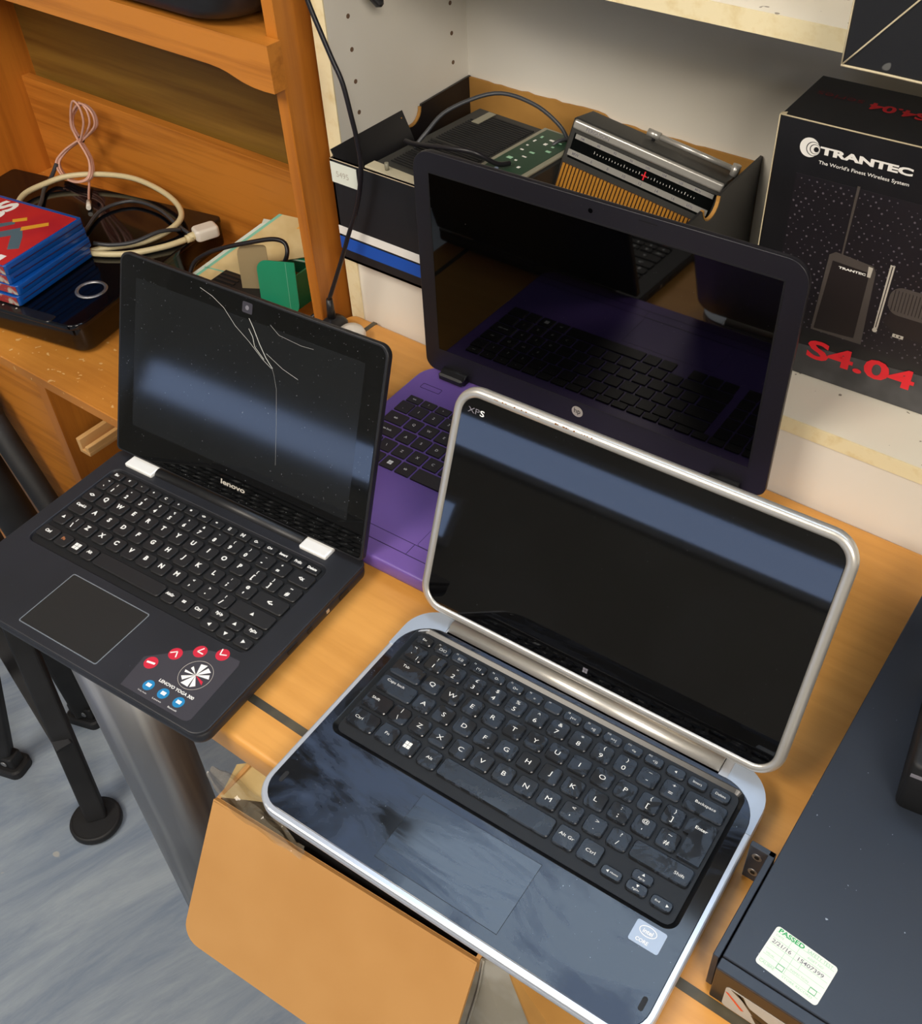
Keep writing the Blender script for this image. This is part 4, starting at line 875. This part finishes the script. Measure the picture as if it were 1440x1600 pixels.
b = MB(Matrix(((1, 0, 0, 0), (0, 0, -1, 0), (0, 1, 0, 0), (0, 0, 0, 1))))
b.pr(.042, .0165, .066, .027, .003, 0, .0003, 'greige', n=3); b.poly([(.0125, .0290), (.0165, .0290), (.030, .012), (.052, .006), (.040, .0165), (.026, .0200), (.0185, .0290), (.0205, .0290), (.024, .022)], .0003, .0005, 'brownp'); b.poly([(.0095, .0230), (.0115, .0230), (.0230, .0120), (.0215, .0110)], .0005, .0007, 'orange'); b.poly([(.028, .013), (.034, .003), (.050, .003), (.044, .010)], .0003, .0005, 'brownp'); tag(b.build('front_sticker', am), 'greige sticker with brown and orange shapes')
# dark device standing on the amplifier
ad = thing('dark_receiver', 'dark grey box shaped device standing on the rack unit at the right edge', 'receiver', (-.010, .445, .045), math.radians(8))
b = MB(); b.pr(.10, .060, .20, .120, .006, .003, .052, 'blkm', .003, n=4, steps=2); b.box(.002, .010, -.0006, .0, .040, .043, 'grey'); b.build('case', ad)
for (x, y) in ((.012, .012), (.188, .012), (.012, .108), (.188, .108)):
    b = MB(); b.cyl((x, y, 0), (x, y, .004), .005, 'blkm'); b.build('foot', ad)

# =================================================================== cardboard carton in front of / under the desk
CA = Vector((-.543, .2565, -.203)); yaw = math.atan2(.020, .296)
ct = thing('cardboard_carton', 'open brown cardboard carton under the desk with its front flap hanging out', 'cardboard box', (CA.x, CA.y, FZ), yaw)
cw, cdp, chh = .297, .30, -.203 - FZ
b = MB(); b.box(0, cw, 0, .004, 0, chh, 'cardb'); b.build('front_panel', ct)
b = MB(); b.box(0, .004, 0.004, cdp, 0, chh, 'cardb'); b.build('side_panel', ct)
b = MB(); b.box(cw - .004, cw, .004, cdp, 0, chh, 'cardb'); b.build('side_panel', ct)
b = MB(); b.box(0, cw, cdp - .004, cdp, 0, chh, 'cardb'); b.build('back_panel', ct)
b = MB(); b.box(0, cw, 0, cdp, 0, .004, 'cardb'); b.build('bottom', ct)
a_ = math.radians(58)
fl_ = Matrix.Translation((0, 0, chh)) @ basis((0, 0, 0), (1, 0, 0), (0, -math.cos(a_), -math.sin(a_)))
b = MB(fl_); b.loops([[(x, y, z) for x, y in rrect(cw / 2, .0775, cw, .159, (.001, .001, .006, .020), 6)] for z in (-.0015, .0025)], 'cardb'); b.tube([(0.001, .000, 0), (cw / 2, .000, .0006), (cw - .001, .000, 0)], .0018, 'cardb', 8, 4); b.build('front_flap', ct)
CI = Matrix.Rotation(-yaw, 4, 'Z') @ Matrix.Translation((-CA.x, -CA.y, -FZ))
def sheet(b, pts, th, m):
    P = [Vector(q) for q in pts]; n_ = (P[1] - P[0]).cross(P[2] - P[0]).normalized() * th
    b.loops([[tuple(q) for q in P], [tuple(q + n_) for q in P]], m)
b = MB(CI); sheet(b, [(-.2465, .2815, -.2035), (-.2280, .2900, -.2045), (-.1900, .2820, -.262), (-.160, .270, -.300), (-.205, .262, -.300), (-.262, .2510, -.300)], .0015, 'tape'); b.tube([(-.2440, .2820, -.203), (-.243, .270, -.240), (-.246, .255, -.29)], .0012, 'tape', 5, 4); b.build('torn_tape', ct)
b = MB(CI); sheet(b, [(-.2270, .2905, -.2040), (-.200, .52, -.2040), (-.090, .50, -.275), (-.100, .262, -.275), (-.178, .2700, -.268)], .004, 'cardd'); b.build('right_flap', ct)
b = MB(); b.pr(cw / 2, cdp / 2, cw - .02, cdp - .02, .01, .25, chh - .025, 'blkm', .01, n=3); tag(b.build('black_case'), 'black case filling the open cardboard carton', 'case').parent = None
bc = bpy.data.objects['black_case']; bc.matrix_world = Matrix.Translation((CA.x, CA.y, FZ)) @ Matrix.Rotation(yaw, 4, 'Z')
# cream inner flap and clear wrap
b = MB(CI); sheet(b, [(-.541, .262, -.2040), (-.497, .285, -.2040), (-.455, .330, -.205), (-.520, .330, -.207), (-.556, .297, -.2080)], .0012, 'packcream'); tag(b.build('left_flap', ct), 'pale cream flap')
b = MB(Matrix.Translation((CA.x, CA.y, -.203)) @ Matrix.Rotation(yaw, 4, 'Z'))
nu, nv = 60, 9; vs = []; fs = []
for i in range(nu):
    u = i / (nu - 1)
    for j in range(nv):
        v = j / (nv - 1); wd = .012 + .020 * math.sin(PI * min(1, u * 1.1)) ; x = -.020 + .132 * u
        vs.append((x + .0015 * math.sin(7 * v + 30 * u), .012 - .018 * min(1, u * 2.5) + wd * v * (1 - .3 * u), .008 + .0035 * math.sin(9 * v + 5 * u) + .0025 * math.sin(23 * u + 4 * v) + .0012 * random.random()))
for i in range(nu - 1):
    for j in range(nv - 1): a0 = i * nv + j; fs.append((a0, a0 + 1, a0 + nv + 1, a0 + nv))
b.add(vs, fs, 'wrap'); tag(b.build('plastic_wrap'), 'crumpled clear plastic wrap on the left rim of the cardboard carton', 'plastic wrap')
gb = thing('green_container', 'bright green plastic container low beside the cardboard carton', 'container', (-.18, .24, FZ), .2)
b = MB(); b.pr(.06, .06, .16, .14, .02, 0, .34, 'greenbag', .01, n=4); b.pr(.06, .06, .13, .11, .015, .34, .345, 'greend', n=4); b.build('body', gb)

# =================================================================== black tripod stand at the left
ts = thing('tripod_stand', 'black steel folding stand with round feet standing on the floor at the left', 'stand', (-1.076, .355, FZ))
TT = Matrix.Translation((1.076, -.355, -FZ))
Hb = (-1.076, .355, -.137)
def bar(a, c, w, h, m='steelblk'):
    a = Vector(a); c = Vector(c); z = (c - a); L_ = z.length; z.normalize(); x = Vector((z.y, -z.x, 0)).normalized() if abs(z.z) < .999 else Vector((1, 0, 0)); y = z.cross(x)
    T = Matrix(((x.x, y.x, z.x, a.x), (x.y, y.y, z.y, a.y), (x.z, y.z, z.z, a.z), (0, 0, 0, 1)))
    return T, L_
def leg(a, c, w, h, foot):
    T, L_ = bar(a, c, w, h); b = MB(TT @ T); b.pr(0, 0, w, h, min(w, h) * .25, 0, L_, 'steelblk', n=3); lg = b.build('leg', ts)
    b = MB(TT @ Matrix.Translation(c))
    if foot == 'disc': b.T = TT @ Matrix.Translation((c[0] + .002, c[1] - .004, FZ)); b.loops([[(.037 * s_ * math.cos(t), .037 * s_ * math.sin(t), z) for t in [2 * PI * i / 36 for i in range(36)]] for s_, z in ((.9, 0), (1, .004), (1, .012), (.94, .016), (.86, .014))], 'blkm', smooth=True)
    else: b.T = TT @ Matrix.Translation((c[0], c[1], FZ)) @ Matrix.Rotation(.3, 4, 'Z'); b.pr(0, 0, .060, .040, .012, 0, .016, 'blkm', .003, n=5); b.pr(0, 0, .044, .024, .004, .016, .040, 'steelblk', .002, n=3); b.cyl((.008, -.0125, .028), (.008, -.0140, .028), .005, 'chrome', 12)
    b.build('foot', lg); return lg
leg(Hb, (-.978, .286, FZ + .014), .030, .018, 'disc')
leg(Hb, (-1.166, .268, FZ + .02), .026, .020, 'box')
leg(Hb, (-1.140, .395, FZ + .02), .034, .026, 'box')
T, L_ = bar((-1.20, .35, -.50), (-.990, .296, -.560), .022, .008); b = MB(TT @ T); b.pr(0, 0, .022, .008, .002, 0, L_, 'steelblk', n=2); b.build('brace', ts)
b = MB(TT); b.pr(Hb[0], Hb[1], .06, .06, .012, Hb[2] - .03, Hb[2] + .05, 'steelblk', .004, n=4); b.build('hub', ts)
b = MB(TT); b.cyl((Hb[0], Hb[1], Hb[2]), (Hb[0] - .004, Hb[1], .30), .016, 'steelblk', 20); b.build('pole', ts)
t2 = thing('folded_stand', 'second black stand with two thick tubes leaning in front of the dresser door', 'stand', (-1.10, .500, FZ))
TT2 = Matrix.Translation((1.10, -.500, -FZ))
b = MB(TT2); b.cyl((-1.268, .492, -.150), (-1.052, .500, FZ), .0165, 'steelblk', 20); b.build('tube', t2)
b = MB(TT2); b.cyl((-1.372, .478, -.150), (-1.170, .480, FZ), .0280, 'steelblk', 20); b.build('tube', t2)
b = MB(TT2); b.pr(-1.258, .486, .060, .048, .014, -.250, -.190, 'steelblk', .006, .006, n=5, steps=2); b.build('clamp', t2)
